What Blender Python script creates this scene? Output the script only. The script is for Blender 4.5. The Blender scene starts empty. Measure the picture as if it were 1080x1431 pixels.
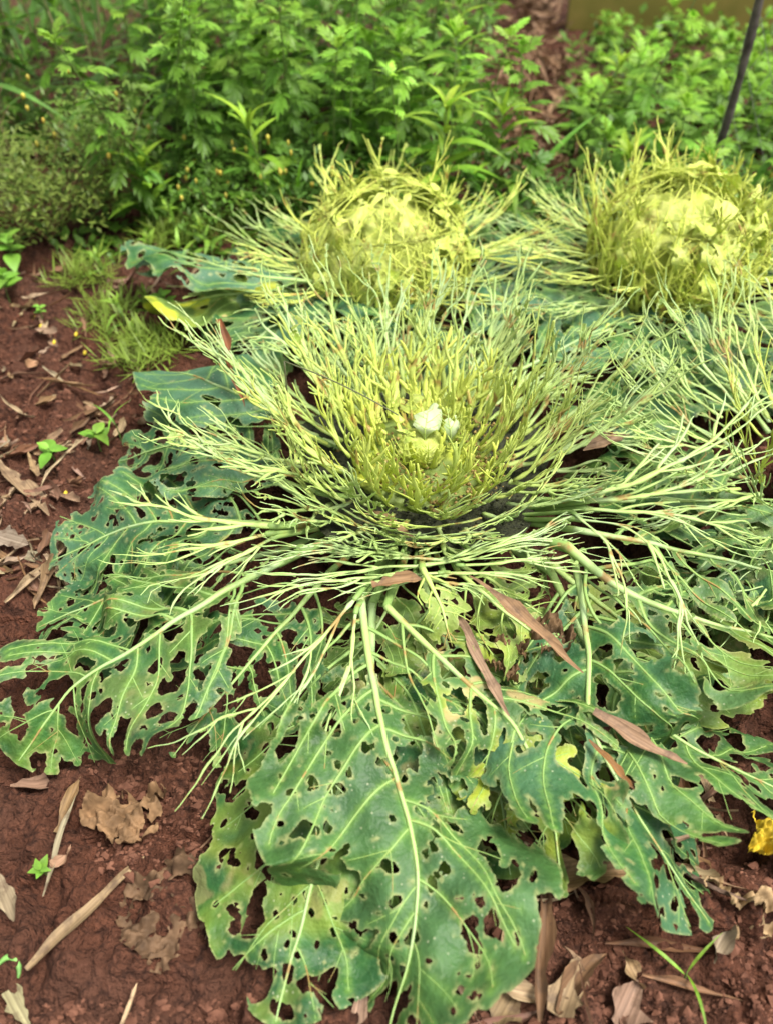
import bpy, math
import numpy as np
from mathutils import Matrix, Vector, Euler
scene = bpy.context.scene
COL = scene.collection
R = math.radians

# ------------------------------------------------------------------ camera, sky, sun, exposure
CAM_H, PITCH, FPX = 0.80, R(45.0), 1150.0          # pixel units of the 1080 x 1431 photograph
cam_d = bpy.data.cameras.new('camera')
cam_d.sensor_fit = 'VERTICAL'; cam_d.sensor_height = 36.0
cam_d.lens = 36.0 * FPX / 1431.0
cam_d.clip_start = 0.01; cam_d.clip_end = 500
cam_d.dof.use_dof = True; cam_d.dof.focus_distance = 0.90; cam_d.dof.aperture_fstop = 3.6
cam = bpy.data.objects.new('camera', cam_d); COL.objects.link(cam)
cam.location = (0, 0, CAM_H); cam.rotation_euler = (math.pi/2 - PITCH, 0, 0)
scene.camera = cam

SUN_EL, SUN_AZ = 68.0, 105.0                         # azimuth clockwise from +Y
world = bpy.data.worlds.new('World'); scene.world = world; world.use_nodes = True
wn = world.node_tree; wn.nodes.clear()
sky = wn.nodes.new('ShaderNodeTexSky'); sky.sky_type = 'NISHITA'; sky.sun_disc = False
sky.sun_elevation = R(SUN_EL); sky.sun_rotation = R(SUN_AZ); sky.dust_density = 4.0
hs = wn.nodes.new('ShaderNodeHueSaturation'); hs.inputs['Saturation'].default_value = 0.08
bg = wn.nodes.new('ShaderNodeBackground'); bg.inputs['Strength'].default_value = 0.105
wo = wn.nodes.new('ShaderNodeOutputWorld')
wn.links.new(sky.outputs[0], hs.inputs['Color']); wn.links.new(hs.outputs[0], bg.inputs['Color']); wn.links.new(bg.outputs[0], wo.inputs['Surface'])
sun_d = bpy.data.lights.new('sun', 'SUN'); sun_d.energy = 2.7; sun_d.angle = R(20); sun_d.color = (1.0, 0.95, 0.86)
sun = bpy.data.objects.new('sun', sun_d); COL.objects.link(sun)
sdir = Vector((math.sin(R(SUN_AZ))*math.cos(R(SUN_EL)), math.cos(R(SUN_AZ))*math.cos(R(SUN_EL)), math.sin(R(SUN_EL))))
sun.rotation_euler = sdir.to_track_quat('Z', 'Y').to_euler(); sun.location = sdir*20
vs = scene.view_settings
vs.view_transform = 'Standard'; vs.look = 'None'; vs.gamma = 1.0; vs.use_curve_mapping = False; vs.exposure = 1.32
scene.render.engine = 'CYCLES'
scene.cycles.max_bounces = 6; scene.cycles.transparent_max_bounces = 4; scene.cycles.use_denoising = True

# ------------------------------------------------------------------ helpers
rng = np.random.default_rng(11)
_TAB = np.random.default_rng(3).random((256, 256))*2 - 1
def vn(x, y, seed=0):
    x = np.asarray(x, float) + seed*17.31; y = np.asarray(y, float) + seed*7.77
    xi = np.floor(x).astype(int); yi = np.floor(y).astype(int)
    fx = x - xi; fy = y - yi
    fx = fx*fx*fx*(fx*(fx*6-15)+10); fy = fy*fy*fy*(fy*(fy*6-15)+10)
    g = lambda i, j: _TAB[(xi+i) & 255, (yi+j) & 255]
    return (g(0,0)*(1-fx)+g(1,0)*fx)*(1-fy) + (g(0,1)*(1-fx)+g(1,1)*fx)*fy
def fbm(x, y, seed=0, oct=3):
    a, s, o = 1.0, 0.0, 0.0
    for k in range(oct):
        o = o + a*vn(x*2**k, y*2**k, seed+k*5); s += a; a *= 0.5
    return o/s
def sst(a, b, x):
    t = np.clip((x-a)/(b-a), 0, 1); return t*t*(3-2*t)
def px(x, y, z):                       # the point at height z seen at photo pixel (x, y)
    c, s = math.cos(PITCH), math.sin(PITCH)
    u, v = (x-540)/FPX, (715.5-y)/FPX
    d = (u, c + v*s, -s + v*c); t = (z-CAM_H)/d[2]
    return np.array((d[0]*t, d[1]*t, z))
def pxd(x, y, D):                      # the point at ground distance D seen at photo pixel (x, y)
    c, s = math.cos(PITCH), math.sin(PITCH)
    u, v = (x-540)/FPX, (715.5-y)/FPX
    d = (u, c + v*s, -s + v*c); t = D/d[1]
    return np.array((d[0]*t, D, CAM_H + d[2]*t))
def gh(x, y):                          # soil height
    x = np.asarray(x, float); y = np.asarray(y, float)
    n1 = np.abs(vn(x/.045, y/.045, 1)); n2 = np.abs(vn(x/.021, y/.021, 4)); n3 = np.abs(vn(x/.0095, y/.0095, 8))
    fade = 1/(1+np.maximum(np.hypot(x, y)-2, 0))
    return (.020*fbm(x/.33, y/.33, 2, 2) + (.026*n1 + .019*n2 + .011*n3 - .019)*fade)

def mesh_np(name, V, tris=None, quads=None, attrs=None, mat=None, smooth=True):
    me = bpy.data.meshes.new(name)
    V = np.asarray(V, np.float32)
    tris = np.zeros((0,3), int) if tris is None else np.asarray(tris, int).reshape(-1,3)
    quads = np.zeros((0,4), int) if quads is None else np.asarray(quads, int).reshape(-1,4)
    me.vertices.add(len(V)); me.vertices.foreach_set('co', V.ravel())
    nl = len(tris)*3 + len(quads)*4; npol = len(tris)+len(quads)
    me.loops.add(nl); me.polygons.add(npol)
    me.loops.foreach_set('vertex_index', np.concatenate([tris.ravel(), quads.ravel()]).astype(np.int32))
    st = np.concatenate([np.arange(len(tris))*3, len(tris)*3 + np.arange(len(quads))*4]).astype(np.int32)
    me.polygons.foreach_set('loop_start', st)
    me.polygons.foreach_set('use_smooth', np.full(npol, smooth))
    for k, a in (attrs or {}).items():
        at = me.attributes.new(k, 'FLOAT', 'POINT'); at.data.foreach_set('value', np.asarray(a, np.float32))
    me.update(calc_edges=True)
    if mat: me.materials.append(mat)
    return me
class MB:                              # collects vertices and faces of one mesh
    def __init__(s): s.V=[]; s.T=[]; s.Q=[]; s.A=[]; s.n=0
    def add(s, V, T=None, Q=None, a=None):
        V = np.asarray(V, float).reshape(-1,3)
        if T is not None: s.T.append(np.asarray(T, int).reshape(-1,3)+s.n)
        if Q is not None: s.Q.append(np.asarray(Q, int).reshape(-1,4)+s.n)
        s.V.append(V); s.A.append(np.zeros(len(V)) if a is None else np.broadcast_to(a, (len(V),))); s.n += len(V)
    def tube(s, P, r, sides=5, up=(0,0,1), flat=1.0, a=None, cap=True):
        P = np.asarray(P, float); n = len(P); r = np.broadcast_to(r, (n,))
        T = np.gradient(P, axis=0); T /= np.linalg.norm(T, axis=1, keepdims=True)+1e-12
        up = np.broadcast_to(np.asarray(up, float), (n,3))
        B = np.cross(T, up); bn = np.linalg.norm(B, axis=1, keepdims=True)
        B = np.where(bn < 1e-3, np.cross(T, (0.3,0.9,0.2)), B); B /= np.linalg.norm(B, axis=1, keepdims=True)+1e-12
        U = np.cross(B, T)
        an = np.arange(sides)/sides*2*math.pi
        V = P[:,None,:] + r[:,None,None]*(np.cos(an)[None,:,None]*B[:,None,:] + flat*np.sin(an)[None,:,None]*U[:,None,:])
        V = V.reshape(-1,3)
        i = np.arange(n-1)[:,None]*sides; j = np.arange(sides)[None,:]; k = (j+1) % sides
        Q = np.stack([i+j, i+k, i+sides+k, i+sides+j], -1).reshape(-1,4)
        av = None if a is None else np.repeat(np.broadcast_to(a, (n,)), sides)
        T_ = None
        if cap:
            V = np.vstack([V, P[-1:]+T[-1:]*r[-1], P[:1]-T[:1]*r[0]*.3]); m = n*sides; jj = np.arange(sides); kk = (jj+1) % sides
            T_ = np.vstack([np.stack([(n-1)*sides+jj, (n-1)*sides+kk, np.full(sides, m)], -1), np.stack([kk, jj, np.full(sides, m+1)], -1)])
            if av is not None: av = np.concatenate([av, [av[-1], av[0]]])
        s.add(V, T_, Q, av)
    def box(s, c, h, M=None):
        V = np.array([(x,y,z) for x in (-1,1) for y in (-1,1) for z in (-1,1)], float)*np.asarray(h, float)
        if M is not None: V = V @ np.asarray(M).T
        s.add(V+np.asarray(c), None, [(0,1,3,2),(4,6,7,5),(0,4,5,1),(2,3,7,6),(0,2,6,4),(1,5,7,3)])
    def mesh(s, name, mat=None, attr=None, origin=(0,0,0), smooth=True):
        V = np.vstack(s.V) - np.asarray(origin)
        return mesh_np(name, V, np.vstack(s.T) if s.T else None, np.vstack(s.Q) if s.Q else None,
                       {attr: np.concatenate(s.A)} if attr else None, mat, smooth)
def link(name, me, parent=None, color=None):
    o = bpy.data.objects.new(name, me); COL.objects.link(o)
    if parent is not None: o.parent = parent
    if color is not None: o.color = (*color, 1.0) if len(color) == 3 else color
    return o
def tag(o, label=None, cat=None, group=None, kind=None):
    for k, v in (('label', label), ('category', cat), ('group', group), ('kind', kind)):
        if v: o[k] = v
    return o
def thing(name, label, cat, loc, group=None, rz=0.0):
    o = bpy.data.objects.new(name, None); COL.objects.link(o); o.empty_display_size = .05
    o.location = loc; o.rotation_euler = (0, 0, rz)
    return tag(o, label, cat, group)
def spline(pts, n=160):                # Catmull-Rom through pts, even arc length
    P = np.asarray(pts, float); P = np.vstack([2*P[0]-P[1], P, 2*P[-1]-P[-2]])
    out = []
    for i in range(1, len(P)-2):
        t = np.linspace(0, 1, 40, endpoint=False)[:,None]
        a, b, c, d = P[i-1], P[i], P[i+1], P[i+2]
        out.append(.5*(2*b + (c-a)*t + (2*a-5*b+4*c-d)*t**2 + (3*b-a-3*c+d)*t**3))
    out = np.vstack(out + [P[-2:-1]])
    L = np.concatenate([[0], np.cumsum(np.linalg.norm(np.diff(out, axis=0), axis=1))])
    u = np.linspace(0, L[-1], n)
    return np.stack([np.interp(u, L, out[:,k]) for k in range(3)], -1), L[-1]

# ------------------------------------------------------------------ materials
class NT:
    def __init__(s, name):
        s.m = bpy.data.materials.new(name); s.m.use_nodes = True; s.t = s.m.node_tree; s.t.nodes.clear()
        s.out = s.n('ShaderNodeOutputMaterial')
    def n(s, typ, **kw):
        nd = s.t.nodes.new(typ)
        for k, v in kw.items(): setattr(nd, k, v)
        return nd
    def l(s, a, b): s.t.links.new(a, b)
    def put(s, sock, v):
        if isinstance(v, bpy.types.NodeSocket): s.l(v, sock)
        else: sock.default_value = v
    def noise(s, scale, detail=3, rough=.55, coord=None, dist=0):
        nd = s.n('ShaderNodeTexNoise'); nd.inputs['Scale'].default_value = scale; nd.inputs['Detail'].default_value = detail
        nd.inputs['Roughness'].default_value = rough; nd.inputs['Distortion'].default_value = dist
        s.l(coord or s.coord(), nd.inputs['Vector']); return nd.outputs['Fac']
    def coord(s):
        if not hasattr(s, 'tc'): s.tc = s.n('ShaderNodeTexCoord')
        return s.tc.outputs['Object']
    def ramp(s, fac, stops):
        nd = s.n('ShaderNodeMapRange', clamp=True); nd.inputs[1].default_value, nd.inputs[2].default_value = stops
        s.l(fac, nd.inputs[0]); return nd.outputs[0]
    def mix(s, f, a, b, bt='MIX'):
        nd = s.n('ShaderNodeMix', data_type='RGBA', blend_type=bt)
        s.put(nd.inputs[0], f); s.put(nd.inputs[6], a if isinstance(a, bpy.types.NodeSocket) else (*a, 1)); s.put(nd.inputs[7], b if isinstance(b, bpy.types.NodeSocket) else (*b, 1))
        return nd.outputs[2]
    def math(s, op, a, b=0.0):
        nd = s.n('ShaderNodeMath', operation=op); s.put(nd.inputs[0], a); s.put(nd.inputs[1], b); return nd.outputs[0]
    def attr(s, name):
        return s.n('ShaderNodeAttribute', attribute_name=name).outputs['Fac']
    def bump(s, h, strength, dist=.002):
        nd = s.n('ShaderNodeBump'); nd.inputs['Strength'].default_value = strength; nd.inputs['Distance'].default_value = dist
        s.l(h, nd.inputs['Height']); return nd.outputs[0]
    def finish(s, col, rough=.5, spec=.4, bump=None, transl=0.0, tcol=None):
        p = s.n('ShaderNodeBsdfPrincipled'); s.put(p.inputs['Base Color'], col); s.put(p.inputs['Roughness'], rough)
        p.inputs['Specular IOR Level'].default_value = spec
        if bump is not None: s.l(bump, p.inputs['Normal'])
        sh = p.outputs[0]
        if transl:
            t = s.n('ShaderNodeBsdfTranslucent'); s.put(t.inputs['Color'], tcol or col)
            if bump is not None: s.l(bump, t.inputs['Normal'])
            mx = s.n('ShaderNodeMixShader'); mx.inputs[0].default_value = transl
            s.l(sh, mx.inputs[1]); s.l(t.outputs[0], mx.inputs[2]); sh = mx.outputs[0]
        s.l(sh, s.out.inputs['Surface']); return s.m

def mat_cabbage_blade():               # object colour: R = youth (yellow-green), G = yellowing, B = waxy bloom
    k = NT('cabbage_blade')
    oi = k.n('ShaderNodeObjectInfo'); sp = k.n('ShaderNodeSeparateColor'); k.l(oi.outputs['Color'], sp.inputs[0])
    young, yel, blo = sp.outputs[0], sp.outputs[1], sp.outputs[2]
    n1 = k.noise(28, 4); n2 = k.noise(9, 2); n3 = k.noise(160, 3)
    col = k.mix(k.ramp(n1, (.35,.68)), (.009,.050,.011), (.034,.120,.022))
    wax = k.math('MULTIPLY', blo, k.ramp(n2, (.35,.62)))
    col = k.mix(k.math('MULTIPLY', wax, .6), col, (.060,.140,.078))
    col = k.mix(young, col, k.mix(k.ramp(n1, (.3,.7)), (.42,.52,.045), (.64,.66,.21)))
    # fine vein net
    vo = k.n('ShaderNodeTexVoronoi', feature='DISTANCE_TO_EDGE'); vo.inputs['Scale'].default_value = 95
    wv = k.n('ShaderNodeVectorMath', operation='ADD'); ns = k.n('ShaderNodeTexNoise'); ns.inputs['Scale'].default_value = 40
    k.l(k.coord(), ns.inputs['Vector']); sc = k.n('ShaderNodeVectorMath', operation='SCALE'); sc.inputs['Scale'].default_value = .012
    k.l(ns.outputs['Color'], sc.inputs[0]); k.l(k.coord(), wv.inputs[0]); k.l(sc.outputs[0], wv.inputs[1]); k.l(wv.outputs[0], vo.inputs['Vector'])
    net = k.ramp(vo.outputs['Distance'], (.07,.0))
    col = k.mix(k.math('MULTIPLY', net, .05), col, (.24,.36,.11))
    yp = k.math('MULTIPLY', yel, k.ramp(k.noise(13, 2), (.47,.60)))
    col = k.mix(yp, col, (.46,.50,.035))
    tan = k.math('MULTIPLY', yel, k.ramp(k.noise(16, 3), (.60,.64)))
    col = k.mix(tan, col, (.50,.34,.16))
    col = k.mix(k.math('MULTIPLY', k.attr('vein'), .6), col, (.19,.34,.055))
    # pale scars
    v2 = k.n('ShaderNodeTexVoronoi'); v2.inputs['Scale'].default_value = 130; k.l(k.coord(), v2.inputs['Vector'])
    spot = k.math('MULTIPLY', k.ramp(v2.outputs['Distance'], (.17,.11)), k.ramp(n2, (.48,.56)))
    col = k.mix(k.math('MULTIPLY', spot, .45), col, (.42,.44,.28))
    col = k.mix(k.math('MULTIPLY', k.attr('edge'), .7), col, (.40,.40,.16))
    h = k.math('ADD', k.math('MULTIPLY', net, .02), k.math('ADD', k.math('MULTIPLY', n1, 2.5), k.math('MULTIPLY', n3, .25)))
    rough = k.math('ADD', .42, k.math('MULTIPLY', n1, .22))
    return k.finish(col, rough, .28, k.bump(h, .9, .004), .18, k.mix(.5, col, (.22,.38,.02)))
def mat_cabbage_vein():                # attribute 'age': 0 = thick pale base, 1 = thin end; object colour R = youth
    k = NT('cabbage_vein')
    oi = k.n('ShaderNodeObjectInfo'); sp = k.n('ShaderNodeSeparateColor'); k.l(oi.outputs['Color'], sp.inputs[0])
    n1 = k.noise(70, 3); n2 = k.noise(18, 2)
    old = k.mix(k.attr('age'), (.42,.57,.19), (.34,.51,.18))
    old = k.mix(k.ramp(n2, (.45,.65)), old, (.40,.54,.27))
    yng = k.mix(k.attr('age'), (.64,.72,.14), (.60,.65,.11))
    old = k.mix(sp.outputs[2], old, (.23,.37,.105))
    col = k.mix(sp.outputs[0], old, yng)
    col = k.mix(k.math('MULTIPLY', k.ramp(n1, (.56,.74)), .55), col, (.30,.33,.07))
    col = k.mix(k.math('MULTIPLY', k.ramp(k.noise(33, 3), (.58,.66)), .8), col, (.33,.17,.055))
    return k.finish(col, .5, .35, k.bump(n1, .4, .002), .22)
def mat_objcol(name, nscale=30, amt=.35, rough=.55, transl=.3, bump=.2, spec=.35):
    k = NT(name); oi = k.n('ShaderNodeObjectInfo'); n1 = k.noise(nscale, 3)
    dark = k.mix(1.0, oi.outputs['Color'], (1-amt,)*3, 'MULTIPLY'); lite = k.mix(1.0, oi.outputs['Color'], (1+amt,)*3, 'MULTIPLY')
    col = k.mix(k.ramp(n1, (.3,.7)), dark, lite)
    return k.finish(col, rough, spec, k.bump(n1, bump, .002), transl)
def mat_litter():
    k = NT('dry_leaf'); oi = k.n('ShaderNodeObjectInfo')
    mp = k.n('ShaderNodeMapping'); mp.inputs['Scale'].default_value = (8, 330, 30); k.l(k.coord(), mp.inputs['Vector'])
    st = k.noise(1.0, 3, .6, mp.outputs[0]); bl = k.noise(30, 3)
    col = k.mix(k.ramp(st, (.3,.7)), k.mix(1.0, oi.outputs['Color'], (.42,.38,.34), 'MULTIPLY'), k.mix(1.0, oi.outputs['Color'], (1.2,1.18,1.1), 'MULTIPLY'))
    col = k.mix(k.math('MULTIPLY', k.ramp(k.noise(55, 4, .65), (.50,.66)), .75), col, (.075,.045,.028))
    return k.finish(col, .65, .25, k.bump(st, .5, .0015), .12)
def mat_soil():
    k = NT('red_soil')
    a = k.noise(4.5, 4); b = k.noise(38, 5, .65); c = k.noise(260, 4, .7)
    col = k.mix(k.ramp(b, (.32,.70)), (.048,.018,.010), (.150,.058,.033))
    col = k.mix(k.ramp(a, (.42,.66)), col, (.085,.040,.026))
    col = k.mix(k.math('MULTIPLY', k.ramp(c, (.55,.75)), .5), col, (.19,.085,.057))
    col = k.mix(k.math('MULTIPLY', k.ramp(k.noise(85, 3), (.60,.70)), .5), col, (.028,.014,.010))
    vo = k.n('ShaderNodeTexVoronoi'); vo.inputs['Scale'].default_value = 120; k.l(k.coord(), vo.inputs['Vector'])
    v3 = k.n('ShaderNodeTexVoronoi'); v3.inputs['Scale'].default_value = 300; k.l(k.coord(), v3.inputs['Vector'])
    col = k.mix(k.math('MULTIPLY', k.ramp(k.math('MULTIPLY', vo.outputs['Distance'], k.ramp(b, (.3,.6))), (.35,.7)), .75), col, (.022,.010,.007))
    h = k.math('ADD', k.math('MULTIPLY', b, 1.2), k.math('SUBTRACT', k.math('MULTIPLY', c, .5), k.math('ADD', k.math('MULTIPLY', vo.outputs['Distance'], .55), k.math('MULTIPLY', v3.outputs['Distance'], .25))))
    return k.finish(col, .88, .15, k.bump(h, 1.0, .011))
def mat_simple(name, c1, c2, scale=20, rough=.7, bump=.4, dist=.003, spec=.3, transl=0):
    k = NT(name); n1 = k.noise(scale, 4, .6); col = k.mix(k.ramp(n1, (.33,.68)), c1, c2)
    return k.finish(col, rough, spec, k.bump(n1, bump, dist), transl)
M_BLADE, M_VEIN, M_LITTER, M_SOIL = mat_cabbage_blade(), mat_cabbage_vein(), mat_litter(), mat_soil()
M_CRUMB = mat_simple('soil_crumb', (.060,.024,.015), (.165,.074,.046), 45, .9, .6, .004, .15)
M_WEED = mat_objcol('weed_leaf', 25, .30, .5, .42, .15)
M_STEM = mat_objcol('weed_stem', 60, .3, .6, .0, .3)
M_STALK = mat_simple('cabbage_stalk', (.012,.011,.007), (.075,.07,.03), 60, .8, .8, .006)
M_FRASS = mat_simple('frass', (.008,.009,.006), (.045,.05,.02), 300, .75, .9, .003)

# ------------------------------------------------------------------ the ground
def build_ground():
    fx = np.arange(-.85, .86, .0042); fy = np.arange(-.05, 1.65, .0042)
    ext = lambda a, sgn: a + sgn*np.cumsum(.008*1.14**np.arange(64))
    xs = np.concatenate([ext(fx[0], -1)[::-1], fx, ext(fx[-1], 1)]); ys = np.concatenate([ext(fy[0], -1)[::-1], fy, ext(fy[-1], 1)])
    X, Y = np.meshgrid(xs, ys, indexing='ij'); Z = gh(X, Y)
    n, m = X.shape; i = np.arange(n-1)[:,None]*m; j = np.arange(m-1)[None,:]
    Q = np.stack([i+j, i+m+j, i+m+j+1, i+j+1], -1).reshape(-1,4)
    o = link('ground', mesh_np('ground', np.stack([X,Y,Z], -1).reshape(-1,3), None, Q, None, M_SOIL))
    tag(o, kind='structure')
build_ground()
def build_crumbs():
    t = (1+5**.5)/2
    iv = np.array([(-1,t,0),(1,t,0),(-1,-t,0),(1,-t,0),(0,-1,t),(0,1,t),(0,-1,-t),(0,1,-t),(t,0,-1),(t,0,1),(-t,0,-1),(-t,0,1)]); iv /= np.linalg.norm(iv[0])
    it = [(0,11,5),(0,5,1),(0,1,7),(0,7,10),(0,10,11),(1,5,9),(5,11,4),(11,10,2),(10,7,6),(7,1,8),(3,9,4),(3,4,2),(3,2,6),(3,6,8),(3,8,9),(4,9,5),(2,4,11),(6,2,10),(8,6,7),(9,8,1)]
    mb = MB(); g = np.random.default_rng(5)
    for k in range(17000):
        if k % 5 < 3:
            q = px(*((g.uniform(-60,380), g.uniform(1040,1500)) if k % 5 == 0 else (g.uniform(560,1150), g.uniform(1080,1500)) if k % 5 == 1 else (g.uniform(-60,260), g.uniform(400,900))), 0.0); x, y = q[0], q[1]
        else: x = g.uniform(-.75, .75); y = g.uniform(.02, 1.45)
        if vn(x/.12, y/.12, 9) < -.25: continue
        r = min(.0015*math.exp(g.normal(0, .70)) + .0005, .0085)
        V = iv*r*(1+g.uniform(-.55, .35, (12,1)))*np.array([1, g.uniform(.55,1.1), g.uniform(.45,.85)])
        mb.add(V + (x, y, float(gh(x, y)) - r*.15), it)
    o = link('soil_crumbs', mb.mesh('soil_crumbs', M_CRUMB, smooth=False)); tag(o, 'loose crumbs of red soil strewn over the bare ground', 'soil', kind='stuff')
build_crumbs()

# ------------------------------------------------------------------ cabbage leaves
def outline(s):
    s = np.clip(s, 0, 1)
    return np.maximum(np.sin(math.pi*s**1.28), 0)**.62*(.10+.90*sst(.04, .40, s))
class Leaf:
    """midrib through pts; (s, t): s 0..1 along it, t metres to the side"""
    def __init__(self, pts, W, g, cup=0.0, wave=.008, center=None, wl=.07):
        P, L = spline(pts); self.P, self.L, self.W, self.cup, self.wave = P, L, W, cup, wave
        T = np.gradient(P, axis=0); T /= np.linalg.norm(T, axis=1, keepdims=True)
        rad = (P[-1]-P[0]) if center is None else (P[len(P)//2]-np.asarray(center)); rad = np.array((rad[0], rad[1], 0)); rad /= np.linalg.norm(rad)+1e-9
        U = np.array((0,0,1.))-rad
        B = np.cross(T, U); B /= np.linalg.norm(B, axis=1, keepdims=True)+1e-9
        self.T, self.B, self.U = T, B, np.cross(B, T); self.ph = g.uniform(0, 6.28, 4); self.sd = int(g.integers(0, 90)); self.wl = wl; self.jit = 0.0
    def _at(self, A, s):
        x = np.clip(s, 0, 1)*(len(A)-1); i = np.minimum(x.astype(int), len(A)-2); f = (x-i)[...,None]
        return A[i]*(1-f) + A[i+1]*f
    def pos(self, s, t):
        s = np.asarray(s, float); t = np.asarray(t, float)
        P, B, U = self._at(self.P, s), self._at(self.B, s), self._at(self.U, s)
        k = self.cup + 1e-6; a = np.clip(k*t, -2.6, 2.6)
        lat = np.sin(a)/k; up = (1-np.cos(a))/k
        e = (np.abs(t)/self.W)**1.5
        up = up + self.wave*e*(np.sin(s*self.L/self.wl*6.28 + self.ph[0] + np.sign(t)) + .8*np.sin(s*self.L/self.wl*3.3+self.ph[1]+t*40))
        up = up + self.wave*.9*vn(s*self.L/.035, t/.035, self.sd)*np.minimum(1, np.abs(t)/.02)
        up = up + .010*self.W/.12*np.minimum(1, np.abs(t)/.02)*.25      # blade rises a little beside the sunken rib
        P = P + B*lat[...,None] + U*up[...,None]
        if self.jit:
            x, y = s*self.L/.055, t/.030; q = (self.jit*np.clip(s, 0, 1)**1.2)[...,None]
            P = P + q*np.stack([vn(x, y, self.sd+1)+.3*vn(x*3, y*3, self.sd+4), vn(x, y, self.sd+2)+.3*vn(x*3, y*3, self.sd+5), .7*vn(x, y, self.sd+3)], -1)
        return P
    def up(self, s): return self._at(self.U, np.asarray(s, float))
def gen_veins(lf, g, n=8, r0=.0045, trunc=(.9,1.0), fan=1.0, tert=2, wig=.0015, smax=.985, start=.06, side=None):
    L, W = lf.L, lf.W; out = []
    s = np.linspace(0, smax, max(10, int(L*smax/.007)))
    mt = wig*1.2*vn(s*L/.03, 3.1, lf.sd+3)*sst(.05, .3, s)
    mr = r0*(1-.86*s**.75); out.append((s, mt, mr, s*.8))
    for sd in (-1, 1):
        for k in range(n):
            if side and sd != side and g.random() < .75: continue
            s0 = start + (.86-start)*(k + g.uniform(.1, .9))/n
            se = min(s0 + fan*(.13+.20*(1-s0))*g.uniform(.8, 1.25), .97); te = sd*W*float(outline(se))*g.uniform(.86, .97)
            tm = g.uniform(*trunc); length = math.hypot((se-s0)*L, te)*tm
            if length < .008: continue
            u = np.linspace(0, tm, max(5, int(length/.006)))
            ss = s0 + (se-s0)*u**1.28; tt = te*u + wig*vn(u*length/.022, k*3.7+sd, lf.sd)*u*2
            rb = r0*(1-.86*s0**.75)*g.uniform(.36, .58); rr = rb*(1-.78*u**.8) + .00028
            out.append((ss, tt, rr, np.clip(.25+u, 0, 1)))
            for q in range(tert):
                u0 = g.uniform(.22, .85)*tm; b0 = np.interp(u0, u, ss), np.interp(u0, u, tt)
                dx, dy = (se-s0)*L, te; an = math.atan2(dy, dx) + g.choice([-1, 1])*g.uniform(.45, .85)
                ln = g.uniform(.25, .6)*W*(1.05-u0)*(.5+.5*tm)
                if ln < .006: continue
                v = np.linspace(0, 1, max(4, int(ln/.006)))
                s2 = b0[0] + math.cos(an)*ln*v/L; t2 = b0[1] + math.sin(an)*ln*v + wig*vn(v*ln/.015, q+k*1.9, lf.sd+7)*v
                ok = (s2 < .985) & (np.abs(t2) < W*outline(s2)*.97 + .002)
                m = len(v) if ok.all() else int(np.argmin(ok))
                if m < 4: continue
                r2 = max(np.interp(u0, u, rr)*.62, .00035); out.append((s2[:m], t2[:m], r2*(1-.55*v[:m]), np.clip(.6+.4*v[:m], 0, 1)))
    return out
def gen_strands(lf, g, n=6, r0=.004, trunc=(.5,1.0), tert=1, wig=.002, smax=.95, start=.08):
    r0 = r0*.74; L, W = lf.L, lf.W; out = []   # bare ribs: long, acute, little tapered
    s = np.linspace(0, smax, max(10, int(L*smax/.007)))
    prof = lambda x: (1-.55*np.clip(x, 0, 1)**.8)*(1-.6*np.clip(x, 0, 1)**5)
    out.append((s, wig*vn(s*L/.035, 3.1, lf.sd+3)*sst(.05, .3, s), r0*prof(s), s*.8))
    for k in range(n):
        sd = 1 if k % 2 else -1; s0 = start + .58*(k+g.uniform(0, 1))/n; te = sd*W*g.uniform(.35, 1.0)*(1-.35*s0)
        se = min(s0 + g.uniform(.35, .62), .99); tm = g.uniform(*trunc); length = math.hypot((se-s0)*L, te)*tm
        if length < .008: continue
        u = np.linspace(0, tm, max(5, int(length/.006)))
        ss = s0+(se-s0)*u; tt = te*u**g.uniform(.75, 1.25) + wig*vn(u*length/.03, k*3.7, lf.sd)*u*2
        rb = r0*prof(s0)*g.uniform(.55, .80); rr = rb*(1-.45*u)*(1-.70*(u/tm)**4) + .0002; out.append((ss, tt, rr, np.clip(.25+u, 0, 1)))
        for q in range(tert):
            u0 = g.uniform(.25, .75)*tm; b0, b1 = np.interp(u0, u, ss), np.interp(u0, u, tt)
            an = math.atan2(te, (se-s0)*L) + g.choice([-1,1])*g.uniform(.18, .5); ln = length*g.uniform(.25, .6)
            v = np.linspace(0, 1, max(4, int(ln/.006))); s2 = b0+math.cos(an)*ln*v/L; t2 = b1+math.sin(an)*ln*v
            m = int((s2 < .99).sum())
            if m < 4: continue
            out.append((s2[:m], t2[:m], np.interp(u0, u, rr)*.72*(1-.5*v[:m]), np.clip(.6+.4*v[:m], 0, 1)))
    return out
def vein_mesh(lf, veins, g, name, origin, rough=.0, sides=5, flat=.75, jit=0.0, lift=.0):
    mb = MB()
    for (s, t, r, a) in veins:
        P = lf.pos(s, t)
        if jit:
            q = np.linspace(0, 1, len(s))**1.3; ln = np.linalg.norm(P[-1]-P[0]); x = np.linspace(0, ln, len(s))/.060; sd = g.uniform(0, 200)
            P = P + jit*q[:,None]*np.stack([vn(x, sd, 1)+.22*vn(x*3.2, sd, 4), vn(x, sd, 2)+.22*vn(x*3.2, sd, 5), vn(x, sd, 3)], -1)
        if lift: P = P + lf.up(s)*lift
        rr = r
        if rough:
            z = np.maximum(0, vn(np.arange(len(s))*.8 + g.uniform(0, 99), .5, 6))
            rr = r*(.90 + .55*rough*z) + rough*.0003*z
        mb.tube(P, rr, sides, lf.up(s), flat, a)
    return mb.mesh(name, M_VEIN, 'age', origin)
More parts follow.
